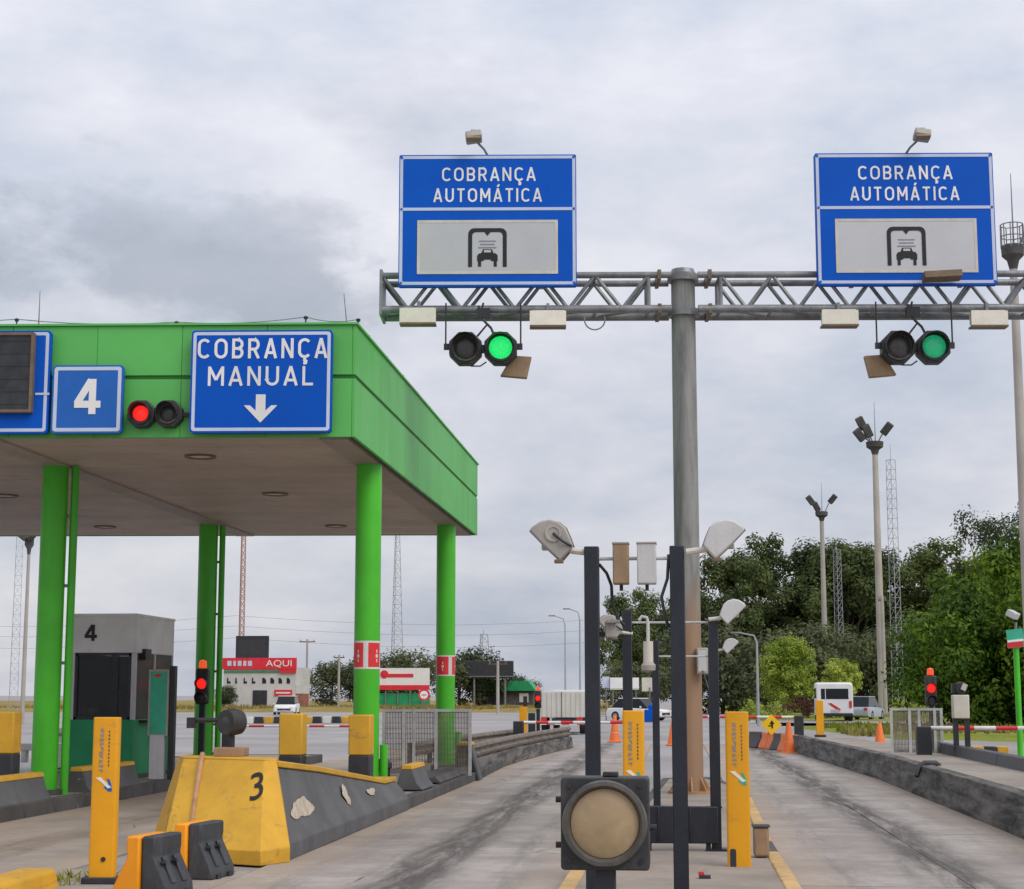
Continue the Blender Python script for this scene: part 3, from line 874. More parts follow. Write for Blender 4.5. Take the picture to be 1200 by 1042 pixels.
# columns
def column(x, y, rad, band, pipe):
    c = MB().cyl((x, y, 0.15), (x, y, ZS - 0.02), rad, n=28).build('column', 'colgreen', can)
    MB().cyl((x, y, 0.15), (x, y, 0.27), rad + 0.10, n=28).build('base_collar', 'kerbdark', c)
    px_ = x + rad + pipe[0]
    MB().cyl((px_, y + 0.06, 0.15), (px_, y + 0.06, pipe[1]), 0.062, n=14).build('drain_pipe', 'colgreen', c)
    for z in (0.5, 1.1, 2.2, 3.4, 4.5):
        if z < pipe[1]:
            MB().box((x + rad + 0.02, y + 0.05, z), (0.12, 0.04, 0.05)).build('pipe_clamp', 'galv', c)
    if band:
        for a0, a1 in band:
            n = 8; vs = []; fs = []
            for k in range(n + 1):
                a = R(a0 + (a1 - a0) * k / n)
                for z in (2.13, 2.50):
                    vs.append((x + math.cos(a) * (rad + .004), y + math.sin(a) * (rad + .004), z))
            for k in range(n):
                fs.append((2 * k, 2 * k + 2, 2 * k + 3, 2 * k + 1))
            MB().add(vs, fs).build('reflective_band', 'tapered', c)
        n = 28
        wb = MB().lathe([(rad + .002, 2.10), (rad + .0025, 2.53)], (x, y, 0), 'z', 36)
        wb.f = wb.f[:-2]
        wb.build('white_band', 'whitepaint', c)
        # the pale marks in the red squares
        for a0, a1 in band:
            am = R((a0 + a1) / 2 + 8)
            for dz, w in ((2.30, 0.22), (2.37, .10), (2.23, .10)):
                vs = []
                for k in range(5):
                    a = am + (k - 2) / 4 * w
                    for z in (dz - .025, dz + .025):
                        vs.append((x + math.cos(a) * (rad + .007), y + math.sin(a) * (rad + .007), z))
                MB().add(vs, [(2 * k, 2 * k + 2, 2 * k + 3, 2 * k + 1) for k in range(4)]).build('band_mark', 'whitepaint', c)
    return c
column(-9.72, 25.95, 0.20, None, (.10, ZS - .02))
column(-4.75, 26.2, 0.2, [(-160, -96), (-74, -8)], (.07, .95))
column(-9.86, 35.4, 0.20, None, (.09, ZS - .02))
column(-4.82, 35.8, 0.2, [(-150, -64), (-40, 15)], (.07, .95))

# ------------------------------------------------------------------ canopy signs
def sign_board(name, label, x0, x1, z0, z1, y, face, depth=0.10, rz=math.atan(SH), border=0.045, bcol='signborder', r=0.05, group=None):
    """origin at the bottom centre of its face"""
    w = x1 - x0; h = z1 - z0
    t = thing(name, label, 'sign', ((x0 + x1) / 2, y, z0), rz, group)
    MB().prism(rrect(-w / 2, 0, w / 2, h, r), 0.0, depth, 'y').build('panel', face, t)
    frame_mb(-w / 2 + .025, .025, w / 2 - .025, h - .025, border, -0.004, 0.001, r * .8).build('border', bcol, t)
    MB().box((-w / 4, depth + .03, h / 2), (.06, .06, h * .9)).box((w / 4, depth + .03, h / 2), (.06, .06, h * .9)).build('back_rail', 'galv', t)
    return t, w, h
ys = lambda x: sk(x, CY0) - 0.22
t, w, h = sign_board('lane_sign', 'blue COBRANÇA MANUAL sign with white down arrow on the green canopy', -6.735, -4.745, 5.33, 6.79, ys(-5.8), 'blue')
stroke_letters('COBRANÇA', (0.01, -.002, 1.055), 1.82, 0.285, 'signwhite', t, .14)
stroke_letters('MANUAL', (-0.01, -.002, 0.665), 1.48, 0.275, 'signwhite', t, .14)
MB().prism([(0, .14), (.235, .385), (.15, .385), (.068, .31), (.068, .54), (-.068, .54), (-.068, .31), (-.15, .385), (-.235, .385)], -0.007, 0.0, 'y').build('arrow', 'signwhite', t)
t, w, h = sign_board('number_sign', 'small square blue sign with a white 4 on the green canopy', -8.68, -7.68, 5.33, 6.30, ys(-8.3), 'blue4', border=.05)
stroke_letters('4', (0, -.002, .27), 0.38, 0.50, 'signwhite', t, .20)
t, w, h = sign_board('display_sign', 'blue sign with dark electronic display cut by the left picture edge', -10.72, -8.72, 5.33, 6.80, ys(-9.9), 'blue')
d = MB().box((-.05, -.03, h / 2 + .12), (1.64, .09, 1.10)).build('display', 'led', t, bevel=.01)
frame_mb(-.89, h / 2 + .12 - .57, .79, h / 2 + .12 + .57, .04, -.10, .0, .01).build('display_frame', 'bronze', t)
MB().box((.91, -.006, .56), (.20, .006, .03)).build('divider', 'signborder', t)
for j in range(6):
    MB().box((-.05, -.078, h / 2 + .12 - .45 + j * .18), (1.6, .006, .012)).build('module_seam', 'black', d)

# ------------------------------------------------------------------ signals
def lens_dome(r, c, y):
    return MB().lathe([(r, y), (r * .92, y - r * .08), (r * .6, y - r * .17), (0.0001, y - r * .22)], c, 'y', 24)
def visor(r, c, L=0.2, open_a=70):
    """hood: a curved sheet over the top of the lens"""
    n = 18; vs = []; fs = []
    for rr in (r, r + .008):
        for t in (0, 1):
            for k in range(n + 1):
                a = R(-open_a + 90 + (180 + 0) * 0) if False else R(90 - 125 + 250 * k / n)
                l = L * (0.35 + 0.65 * max(0.0, math.sin(a) * .5 + .5)) if t else 0
                vs.append((c[0] + math.cos(a) * rr, c[1] - l, c[2] + math.sin(a) * rr))
    N = n + 1
    for k in range(n):
        fs += [(k, k + 1, N + k + 1, N + k), (2 * N + k, 3 * N + k, 3 * N + k + 1, 2 * N + k + 1), (N + k, N + k + 1, 3 * N + k + 1, 3 * N + k)]
    return MB().add(vs, fs)
def two_lamp_signal(name, label, loc, rz, lamps, r=0.165, gap=0.53, group=None):
    t = thing(name, label, 'traffic light', loc, rz, group)
    for s, m in zip((-1, 1), lamps):
        x = s * gap / 2
        oc = [(x + (r + .085) * math.cos(R(22.5 + 45 * k)) * 1.06, (r + .085) * math.sin(R(22.5 + 45 * k)) * 1.06) for k in range(8)]
        hs = MB().prism(oc, 0.0, 0.24, 'y').build('lamp_housing', 'housing', t, bevel=.015)
        MB().lathe([(r + .035, 0.0), (r + .04, -.03), (r + .012, -.035), (r + .002, -.004)], (x, 0, 0), 'y', 28).build('bezel', 'ring' if m == 'lensdark' else 'housing', hs)
        lens_dome(r, (x, 0, 0), -0.006).build('lens', m, hs)
        visor(r + .03, (x, -.02, 0), 0.19).build('visor', 'housing', hs)
    MB().box((0, .12, 0), (gap * .3, .14, .12)).build('joint', 'housing', t)
    return t
t = two_lamp_signal('traffic_signal', 'lit red two lamp signal beside the MANUAL sign on the canopy', (-7.235, ys(-7.3) + .02, 5.61), math.atan(SH), ('emred', 'lensdark'), 0.11, 0.385)
MB().box((.38, .1, .0), (.2, .05, .05)).box((0, .26, 0), (.1, .1, .1)).build('bracket', 'black', t)

# ------------------------------------------------------------------ gantry over the automatic lanes
GRZ = math.atan(0.082)
GX, GY = 0.2, 28.2
gan = thing('sign_gantry', 'weathered steel cantilever gantry with truss arms over two lanes', 'gantry', (GX, GY, 0), GRZ)
MB().cyl((0, 0, 0.12), (0, 0, 8.72), 0.215, 0.20, 32).build('mast', 'mast', gan)
MB().cyl((0, 0, 8.72), (0, 0, 8.80), 0.215, .19, 32).build('mast_cap', 'galv', gan)
fl = MB().cyl((0, 0, 0.10), (0, 0, 0.18), 0.36, n=28).build('base_flange', 'rubberbrown', gan)
for k in range(8):
    a = R(45 * k)
    MB().prism([(0.2, 0.18), (0.34, 0.18), (0.2, 0.42)], -.012, .012, 'y').build('gusset', 'rubberbrown', gan).rotation_euler = (0, 0, a)
for z in (8.05, 8.65):
    MB().cyl((0, 0, z - .06), (0, 0, z + .06), .26, n=28).build('clamp_ring', 'galv', gan)
TB, TT, TD = 8.06, 8.64, 0.30           # chord heights, half depth
for side, L in ((-1, 5.05), (1, 6.6)):
    xs0, xs1 = side * 0.22, side * L
    for z in (TB, TT):
        for y in (-TD, TD):
            MB().cyl((xs0, y, z), (xs1, y, z), .068 if z == TB else .055, n=12).build('chord', 'galv', gan)
        MB().box((side * .42, 0, z), (.06, .72, .16)).build('bolt_plate', 'bronze', gan)
    n = int(round((L - .6) / 0.46)); n += n % 2
    st = (L - .6) / n
    for y in (-TD, TD):
        for i in range(n):
            a = side * (.6 + i * st); b = side * (.6 + (i + 1) * st)
            za, zb = (TT, TB) if i % 2 == 0 else (TB, TT)
            MB().cyl((a, y, za), (b, y, zb), .033, n=8).build('diagonal', 'galv', gan)
        MB().cyl((side * .6, y, TB), (side * .6, y, TT), .033, n=8).build('upright', 'galv', gan)
    for i in range(0, n + 1, 2):
        x = side * (.6 + i * st)
        for z in (TB, TT):
            MB().cyl((x, -TD, z), (x, TD, z), .028, n=8).build('cross_tie', 'galv', gan)
        if i + 2 <= n:
            MB().cyl((x, -TD, TB), (side * (.6 + (i + 2) * st), TD, TB), .024, n=8).build('plan_brace', 'galv', gan)
    if side < 0:
        MB().box((xs1 - .01, 0, (TB + TT) / 2), (.05, .74, .78)).build('end_plate', 'galv', gan, bevel=.01)
MB().tube([(-1.5 + .17 * math.cos(a), -.3, 7.93 + .17 * math.sin(a) - .05) for a in [R(160 + 220 * k / 14) for k in range(15)]], .012, 6).build('cable_loop', 'galv', gan)

def gl(x, y, z):       # gantry local -> world
    return tuple(gan.matrix_basis @ Vector((x, y, z)))
gan.matrix_basis = Matrix.Translation((GX, GY, 0)) @ Matrix.Rotation(GRZ, 4, 'Z')
def toll_sign(label, xc, zc0):
    w, h = 2.96, 2.26
    t = thing('lane_sign', label, 'sign', gl(xc, -0.52, zc0), GRZ, 'automatic lane signs on the gantry')
    MB().prism(rrect(-w / 2, 0, w / 2, h, .03), 0, .12, 'y').build('panel', 'blue', t)
    frame_mb(-w / 2 + .015, .03, w / 2 - .015, h - .02, .05, -.005, .002, .05).build('border', 'signborder', t)
    MB().box((0, -.003, h * .585), (w - .1, .008, .05)).build('divider', 'signborder', t)
    stroke_letters('COBRANÇA', (0.02, -.002, h * .585 + .48), 1.56, .235, 'signwhite', t, .135)
    stroke_letters('AUTOMÁTICA', (0.0, -.002, h * .585 + .12), 1.80, .235, 'signwhite', t, .135)
    px0, px1, pz0, pz1 = -1.15, 1.15, .23, 1.11
    MB().box(((px0 + px1) / 2, -.002, (pz0 + pz1) / 2), (px1 - px0, .008, pz1 - pz0)).build('grey_panel', 'signgrey', t)
    frame_mb(px0 - .02, pz0 - .02, px1 + .02, pz1 + .02, .045, -.010, .0, .01).build('panel_border', 'cream', t)
    # toll gate pictogram: portal, beam and the front of a car
    pts_o = [(-.32, 0), (-.32, .56)] + [(-.22 + .10 * math.cos(R(a)), .56 + .10 * math.sin(R(a))) for a in (157, 135, 112, 90)] + [(.22 + .10 * math.cos(R(a)), .56 + .10 * math.sin(R(a))) for a in (90, 67, 45, 22)] + [(.32, .56), (.32, 0)]
    pts_i = [(.255, 0), (.255, .54)] + [(.20 + .055 * math.cos(R(a)), .54 + .055 * math.sin(R(a))) for a in (0, 45, 90)] + [(-.20 + .055 * math.cos(R(a)), .54 + .055 * math.sin(R(a))) for a in (90, 135, 180)] + [(-.255, .54), (-.255, 0)]
    z0 = pz0 + .10
    def up(pts):
        return [(x, z + z0) for x, z in pts]
    MB().prism(up(pts_o + pts_i), -.013, -.005, 'y').build('pictogram_portal', 'printblack', t, smooth=False)
    MB().prism(up([(-.05, .595), (.05, .595), (0, .53)]), -.0125, -.005, 'y').build('pictogram_beacon', 'printblack', t)
    for j, (hw, zz) in enumerate(((.14, .44), (.12, .385), (.15, .33))):
        MB().box((0, -.009, z0 + zz), (hw * 2, .006, .018)).build('pictogram_wave', 'printgrey', t)
    body = [(-.17, .10), (-.17, .19), (-.145, .225), (-.10, .235), (-.075, .30), (.075, .30), (.10, .235), (.145, .225), (.17, .19), (.17, .10), (.07, .10), (.05, .125), (-.05, .125), (-.07, .10)]
    MB().prism(up(body), -.0135, -.006, 'y').build('pictogram_car', 'printblack', t, smooth=False)
    MB().box((0, -.0145, z0 + .265), (.115, .004, .04)).build('pictogram_window', 'signgrey', t)
    for s in (-1, 1):
        MB().box((s * .13, -.0105, z0 + .055), (.05, .006, .10)).build('pictogram_wheel', 'printblack', t)
    for sx_ in (-1, 1):
        for z_ in (.06, h * .585, h - .05):
            MB().cyl((sx_ * (w / 2 - .045), -.012, z_), (sx_ * (w / 2 - .045), .0, z_), .022, n=10).build('bolt', 'blue4', t)
    for s in (-.9, .9):
        MB().box((s, .17, h * .46), (.07, .1, h * .92)).build('back_rail', 'galv', t)
    return t
toll_sign('blue COBRANÇA AUTOMÁTICA sign on the gantry arm nearer the canopy', -3.28, 8.40)
toll_sign('blue COBRANÇA AUTOMÁTICA sign on the right gantry arm by the picture edge', 3.66, 8.40)

def flood(label, x, z):
    t = thing('floodlight', label, 'floodlight', gl(x, -.42, z), GRZ, 'floodlights under the gantry truss')
    MB().prism([(-.10, -.13), (.10, -.10), (.12, .10), (-.06, .13)], -.28, .28, 'x').build('case', 'cream', t, bevel=.015)
    MB().prism([(-.125, -.15), (-.10, -.15), (-.10, .10), (-.125, .10)], -.30, .30, 'x').build('lamp_glass', 'lamp', t)
    MB().box((0, -.02, -.155), (.60, .24, .03)).build('lip', 'bronze', t)
    MB().box((0, .12, .16), (.05, .2, .2)).box((0, 0.02, .12), (.4, .04, .04)).build('bracket', 'galv', t)
flood('cream floodlight at the outer end of the left truss arm', -4.43, 7.93)
flood('cream floodlight under the truss right of the bright green signal', -2.28, 7.88)
flood('cream floodlight under the right truss arm left of the dim green signal', 2.53, 7.88)
flood('cream floodlight under the truss at the right picture edge', 4.98, 7.86)

def gantry_signal(label, x, lamps, tilt_plate):
    t = two_lamp_signal('traffic_signal', label, gl(x, -.55, 7.36), GRZ, lamps, .19, .58, 'two lamp signals under the gantry')
    for s in (-1, 1):
        MB().cyl((s * .62, .12, 0.05), (s * .62, .12, .78), .014, n=6).box((s * .58, .12, .04), (.14, .06, .10)).build('hanger', 'black', t)
    MB().tube([(-.08, .2, .75), (.0, .16, .5), (.13, .14, .36), (.18, .12, .24)], .022, 7).build('cable', 'black', t)
    MB().tube([(.0, .2, .8), (-.05, .18, .6), (.06, .16, .42), (-.1, .14, .22)], .018, 7).build('cable', 'black', t)
    MB().tube([(-.35, .2, -.16), (-.2, .2, -.27), (-.05, .2, -.27), (.05, .2, -.2)], .012, 6).build('cable', 'black', t)
    MB().box((0, .2, .62), (.22, .12, .16)).build('terminal_box', 'black', t)
    s = tilt_plate
    q = [(s * .28, -.42), (s * .72, -.46), (s * .80, -.10), (s * .48, -.08)]
    MB().prism(q, .26, .40, 'y').build('antenna_box', 'brownbox', t, bevel=.01)
    return t
gantry_signal('two lamp signal with bright green lens under the left gantry sign', -3.35, ('lensdark', 'emgreen'), 1)
gantry_signal('two lamp signal with dim green lens under the right gantry sign', 3.76, ('lensdark', 'emgreen2'), -1)

def sign_camera(label, x, z, lean):
    t = thing('sign_lamp', label, 'sign lamp', gl(x, -.5, z), GRZ, 'lamps over the gantry signs')
    MB().tube([(0, .1, 0), (lean * .08, 0, .12), (lean * .22, -.1, .24)], .020, 7).build('arm', 'galv', t)
    hd = MB().box((lean * .25, -.16, .28), (.27, .24, .13), rot=Matrix.Rotation(R(-18), 3, 'X') @ Matrix.Rotation(R(10 * lean), 3, 'Y')).build('lamp_head', 'device', t, bevel=.025)
    MB().box((lean * .25, -.24, .22), (.24, .12, .025), rot=Matrix.Rotation(R(-18), 3, 'X')).build('lamp_glass', 'brownbox', hd)
    MB().cyl((lean * .25, -.14, .33), (lean * .26, -.13, .40), .028, .024, 8).box((lean * .25, -.13, .395), (.10, .05, .035)).build('knob', 'galv', t)
sign_camera('small lamp on a thin arm over the left gantry sign', -3.26, 10.64, -1)
sign_camera('small lamp on a thin arm over the right gantry sign', 3.70, 10.64, 1)
t = tag(MB().box((0, 0, 0), (.62, .25, .12)).build('equipment_tray', 'bronze', bevel=.01), 'flat brown tray box in front of the right sign lower edge', 'tray')
t.location = gl(4.18, -.72, 8.50); t.rotation_euler = (R(-8), R(-3), GRZ)
t = thing('junction_cabinet', 'thin dark cabinet on the truss end behind the left sign', 'cabinet', gl(-4.25, 0.1, 8.66), GRZ)
MB().box((0, 0, .2), (.16, .3, .4)).build('case', 'galv', t, bevel=.01)

# ------------------------------------------------------------------ toll booth 4
bt = thing('toll_booth', 'grey and green toll booth number 4 under the canopy', 'booth', (-10.58, 31, .2))
BW, BD = 0.62, 2.4
MB().box((0, BD / 2, .53), (2 * BW, BD, 1.06)).build('lower_wall', 'darkgreen', bt, bevel=.015)
up_ = MB().box((0, BD / 2, 2.62), (2 * BW + .02, BD + .02, .68)).build('upper_wall', 'boothgrey', bt, bevel=.015)
stroke_letters('4', (-.24, -.014, 2.50), .24, .30, 'printblack', up_, .2)
MB().box((0, BD / 2, 2.98), (2 * BW + .05, BD + .05, .05)).build('roof', 'boothgrey', bt, bevel=.01)
for x, y in ((-BW + .05, .05), (BW - .03, .05), (BW - .03, BD - .05), (-BW + .05, BD - .05), (BW - .03, 1.2)):
    MB().box((x, y, 1.67), (.08, .08, 1.24)).build('corner_post', 'boothlight', bt)
f = MB().box((0, .06, 1.67), (2 * BW - .16, .02, 1.23)).build('front_window', 'boothglass', bt)
MB().box((0.28, .045, 1.67), (.03, .02, 1.23)).build('mullion', 'black', f)
for y in (.62, 1.8):
    MB().box((BW - .02, y, 1.67), (.02, 1.05, 1.23)).build('side_window', 'boothglass', bt)
MB().box((-.04, BD - .05, 1.67), (2 * BW - .1, .03, 1.2)).build('rear_wall', 'housing', bt)
MB().box((-BW + .03, BD / 2, 1.67), (.03, BD - .1, 1.2)).build('left_wall', 'housing', bt)
MB().box((0, .35, 1.12), (2 * BW - .2, .5, .05)).build('desk', 'kerbdark', bt)
MB().box((.18, .42, 1.38), (.42, .05, .32)).build('monitor', 'black', bt, bevel=.01)
MB().box((-.30, .25, 1.21), (.26, .16, .14)).build('printer', 'cream', bt, bevel=.02)
MB().box((-.36, .14, 1.24), (.10, .02, .12)).build('notice', 'redpaint', bt)
MB().box((.05, 1.05, 1.35), (.46, .10, .50)).build('chair_back', 'black', bt, bevel=.04)
for xa_, za_, wa_, ha_ in ((0, 1.085, 2 * BW - .1, .05), (0, 2.255, 2 * BW - .1, .05), (-BW + .12, 1.67, .05, 1.22), (BW - .10, 1.67, .05, 1.22)):
    MB().box((xa_, .035, za_), (wa_, .03, ha_)).build('window_frame', 'black', bt)
MB().box((BW + .06, .7, 1.02), (.2, .7, .05)).build('counter', 'black', bt)
MB().box((BW + .03, .55, 2.26), (.1, .36, .2)).build('lamp_box', 'black', bt)
MB().box((0, BD / 2, .03), (2 * BW + .06, BD + .06, .06)).build('plinth', 'kerbdark', bt)
t = thing('payment_terminal', 'teal fronted terminal beside booth 4 with black back post', 'terminal', (-9.36, 30.6, .2))
MB().box((0, 0, 1.37), (.37, .16, 1.2)).build('cabinet', 'device', t, bevel=.02)
MB().box((0.01, -.085, 1.37), (.30, .015, 1.12)).build('front_panel', 'teal', t)
MB().box((-.005, -.095, 1.86), (.10, .01, .06)).build('indicator', 'redpaint', t)
MB().box((0, 0, .4), (.26, .16, .78)).build('pedestal', 'boothlight', t)
MB().box((.24, .05, 1.02), (.10, .14, 2.02)).build('back_post', 'black', t)

# a red signal in front of the rear left column
def post_signal(name, label, loc, z, rz=0, pole_h=None, red='emred', scale=1.0, cat='traffic light', pole=True):
    t = thing(name, label, cat, loc, rz)
    s = scale
    hs = MB().box((0, .08, z), (.26 * s, .16, .70 * s)).build('housing', 'housing', t, bevel=.03)
    for k, m in enumerate((red, 'lensdark')):
        zc = z + (.05 - k * .28) * s
        lens_dome(.105 * s, (0, -.002, zc), 0.0).build('lens', m, hs)
        visor(.115 * s, (0, -.0, zc), .16 * s).build('visor', 'housing', hs)
    MB().lathe([(.075 * s, z + .36 * s), (.08 * s, z + .40 * s), (.07 * s, z + .50 * s), (0.001, z + .53 * s)], (0, .06, 0), 'z', 14).build('beacon', 'emred2', t)
    if pole:
        MB().box((0.0, .10, z / 2 - .15), (.11, .10, z - .3)).build('post', 'black', t)
    return t
post_signal('lane_signal', 'red signal with beacon on a dark post before the rear left column', (-9.42, 33.6, .2), 1.68)

# ------------------------------------------------------------------ concrete crash nose and barriers on the left
nb_ = thing('crash_nose', 'yellow concrete crash nose marked 3 with grey flank wall', 'barrier', (0, 0, 0))
A, B, C_, D = (-5.72, 18.6), (-5.36, 17.80), (-4.19, 17.28), (-3.99, 17.72)
E_, F_ = (-4.3, 18.9), (-5.68, 19.4)
At, Bt, Ct, Dt = (-5.66, 19.3), (-5.50, 18.95), (-4.42, 18.28), (-4.30, 18.36)
Et, Ft = (-4.42, 18.9), (-5.58, 19.5)
ring = lambda pts, z: [(x, y, z) for x, y in pts]
base = [A, B, C_, D, E_, F_]
topr = [At, Bt, Ct, Dt, Et, Ft]
nose = MB().loft([ring(base, 0.0), ring(base, 0.15), ring(topr, 1.0), ring(topr, 1.02)]).build('nose', 'yellow', nb_, bevel=.02)
# flank
def jersey_ring(xr, y, w0, w1, z1):
    """section of a wall whose right foot is at xr"""
    return [(xr, y, 0.0), (xr, y, .17), (xr - .10, y, .30), (xr - (w0 - w1) * .8, y, z1), (xr - (w0 - w1) * .8 - w1, y, z1), (xr - w0 + .02, y, .17), (xr - w0, y, 0)]
secs = [(17.84, 1.0, .58, .24), (18.6, .97, .58, .24), (20.5, .86, .58, .24), (22.5, .70, .58, .24), (24.2, .56, .56, .26), (24.9, .50, .55, .28), (25.9, .49, .55, .28)]
first = [(x, 17.80 + .62 * z_ + (.0 if k < 4 else .55), z_) for k, (x, y_, z_) in enumerate(jersey_ring(-4.03, 0, .58, .24, .93))]
MB().loft([first] + [jersey_ring(-4.03, y, w0, w1, z - .07) for i, (y, z, w0, w1) in enumerate(secs) if i >= 2]).build('flank_wall', 'grey', nb_, bevel=.01)
def cap_ring(y, z, w0, w1):
    xa = -4.03 - (w0 - w1) * .8 + .02
    return [(xa, y, z - .07), (xa, y, z), (xa - w1 - .04, y, z), (xa - w1 - .04, y, z - .07)]
MB().loft([cap_ring(y + (.62 if i == 0 else .02), z, w0, w1) for i, (y, z, w0, w1) in enumerate(secs) if i != 1]).build('flank_cap', 'yellow', nb_, bevel=.012)
def on_front(u, v):
    b0, b1, t0, t1 = (Vector((*p_, z_)) for p_, z_ in ((B, .15), (C_, .15), (Bt, 1.0), (Ct, 1.0)))
    return b0.lerp(b1, u).lerp(t0.lerp(t1, u), v) + nv_ * .02
nv_ = (Vector((*C_, .15)) - Vector((*B, .15))).cross(Vector((*Bt, 1.0)) - Vector((*B, .15))).normalized()
MB().tube([on_front(.245, 1.05), on_front(.245, .97), on_front(.255, .6), on_front(.27, .30), on_front(.275, .24) + Vector((0, -.02, 0))], .030, 8).build('conduit', 'rubberbrown', nb_)
# painted 3 lying on the sloping front
p0 = Vector((-4.66, 18.18, .70)); nfr_ = (Vector((C_[0], C_[1], .15)) - Vector((B[0], B[1], .15))).normalized()
upv = (Vector((Ct[0], Ct[1], 1.0)) - Vector((C_[0], C_[1], .15))).normalized()
xv = (nfr_ - upv * nfr_.dot(upv)).normalized(); nv = xv.cross(upv).normalized()
o3 = letters('3', (0, 0, 0), .15, .40, 'printblack', nb_, .03, name='number')
pl_o = Vector((C_[0], C_[1], .15))
base_pt = pl_o + xv * (-.07) + upv * .78 + nv * .004
o3.matrix_basis = Matrix(((xv.x, -nv.x, upv.x, base_pt.x), (xv.y, -nv.y, upv.y, base_pt.y), (xv.z, -nv.z, upv.z, base_pt.z), (0, 0, 0, 1)))
# bare patches where the grey paint has come off
def patch(y, z, ry, rz_, seed):
    random.seed(seed)
    m = MB(); n = 30; ph = [random.uniform(0, 6.28) for _ in range(4)]
    i = max(k for k in range(len(secs)) if secs[k][0] <= y)
    zt = secs[i][1] - .07; x_top = -4.03 - (.58 - .24) * .8
    vs = []
    for k in range(n):
        a = 2 * PI * k / n; q = .86 + .16 * math.sin(2 * a + ph[0]) + .12 * math.sin(3 * a + ph[1]) + .07 * math.sin(5 * a + ph[2]) + .05 * math.sin(9 * a + ph[3])
        yy = y + math.cos(a) * ry * q; zz = min(zt - .03, max(.315, z + math.sin(a) * rz_ * q))
        tt = (zz - .30) / (zt - .30)
        vs.append((-4.13 + (x_top + 4.13) * tt + .004, yy, zz))
    m.add(vs, [tuple(range(n))])
    m.build('bare_patch', 'barepatch', nb_, smooth=False)
patch(19.1, .46, .55, .14, 3); patch(21.7, .46, .20, .13, 5); patch(23.5, .40, .28, .06, 8)
random.seed(11)

t = thing('nose_signal', 'dark hooded lamp on a tan block atop the yellow nose', 'lamp', (-5.02, 19.2, 1.02))
MB().box((0, 0, .05), (.34, .28, .10)).build('block', 'brownbox', t, bevel=.01)
MB().cyl((0, 0, .1), (0, 0, .28), .03, n=10).build('stem', 'black', t)
hd = MB().lathe([(.05, .16), (.14, .10), (.155, 0.0), (.14, -.10)], (0.0, 0, .38), 'y', 20).build('hood', 'housing', t)
MB().lathe([(.125, -.085), (.06, -.10), (.001, -.105)], (0, 0, .38), 'y', 20).build('lens', 'lensdark', hd)
hd.rotation_euler = (0, 0, R(-32))
MB().cyl((0, .05, .40), (-.50, .12, .40), .028, n=8).box((-.5, .12, .37), (.10, .08, .12)).build('side_arm', 'black', t)

def painted_pillar(label, x, y, top, w=.34):
    t = thing('guard_pillar', label, 'pillar', (x, y, .15), 0, 'yellow and black guard pillars')
    z = top - .15
    MB().box((0, 0, z * .27), (w, w, z * .54)).build('black_base', 'black', t, bevel=.02)
    MB().box((0, 0, z * .77), (w + .004, w + .004, z * .46)).build('yellow_top', 'yellow', t, bevel=.02)
painted_pillar('yellow topped black pillar between the round lamp and right column', -5.55, 24.7, 1.44)
painted_pillar('yellow topped black pillar in front of the banded right column', -4.62, 25.1, 1.42, .32)
painted_pillar('yellow topped black pillar at the left picture edge', -9.80, 24.6, 1.46, .32)

def jersey_block(label, xr, y0, y1, h, w=.5, cap=True, body='grey', name='concrete_barrier'):
    t = thing(name, label, 'barrier', (xr, y0, .18), 0)
    def rg(y):
        return [(0, y, 0), (-.10, y, .12), (-.17, y, h - .07), (-w + .17, y, h - .07), (-w + .10, y, .12), (-w, y, 0)]
    L = y1 - y0
    MB().loft([rg(0), rg(L)]).build('wall', body, t, bevel=.015)
    if cap:
        MB().loft([[(-.165, y, h - .07), (-.18, y, h), (-w + .18, y, h), (-w + .165, y, h - .07)] for y in (-.005, L + .005)]).build('yellow_cap', 'yellow', t, bevel=.01)
    return t
jersey_block('yellow capped grey barrier at the left edge beside the green column', -9.16, 19.6, 24.9, .40, .55)
jersey_block('short yellow capped barrier behind the tall yellow bollard by booth 4', -9.16, 26.6, 29.2, .40, .55)
jersey_block('short yellow capped block on the island before the mesh screen', -4.12, 27.9, 29.3, .40, .52)
jersey_block('low dark kerb block between the yellow capped block and guard rail', -4.14, 30.2, 35.3, .17, .6, False, 'kerbdark')
t = thing('ground_pump', 'small dark capped bollard left of the short yellow block', 'bollard', (-4.78, 28.0, .17))
MB().lathe([(.0001, .0), (.11, .0), (.11, .34), (.14, .36), (.14, .44), (.09, .50), (.0001, .52)], (0, 0, 0), 'z', 18).build('body', 'black', t)

# the raised yellow kerb at the bottom left
t = tag(MB().loft([[(-5.55, y, -.02), (-5.58, y, .13), (-5.62, y, .16), (-5.9, y, .16), (-5.94, y, -.02)] for y in (10.5, 15.3)]).build('kerb_end', 'yellow', bevel=.015),
        'yellow painted kerb end in the bottom left corner', 'kerb')
tufts('weeds', 'small weeds growing behind the bottom left yellow kerb', lambda: (random.uniform(-5.75, -5.3), random.uniform(15.3, 16.2)), 22, .01, 'grass')

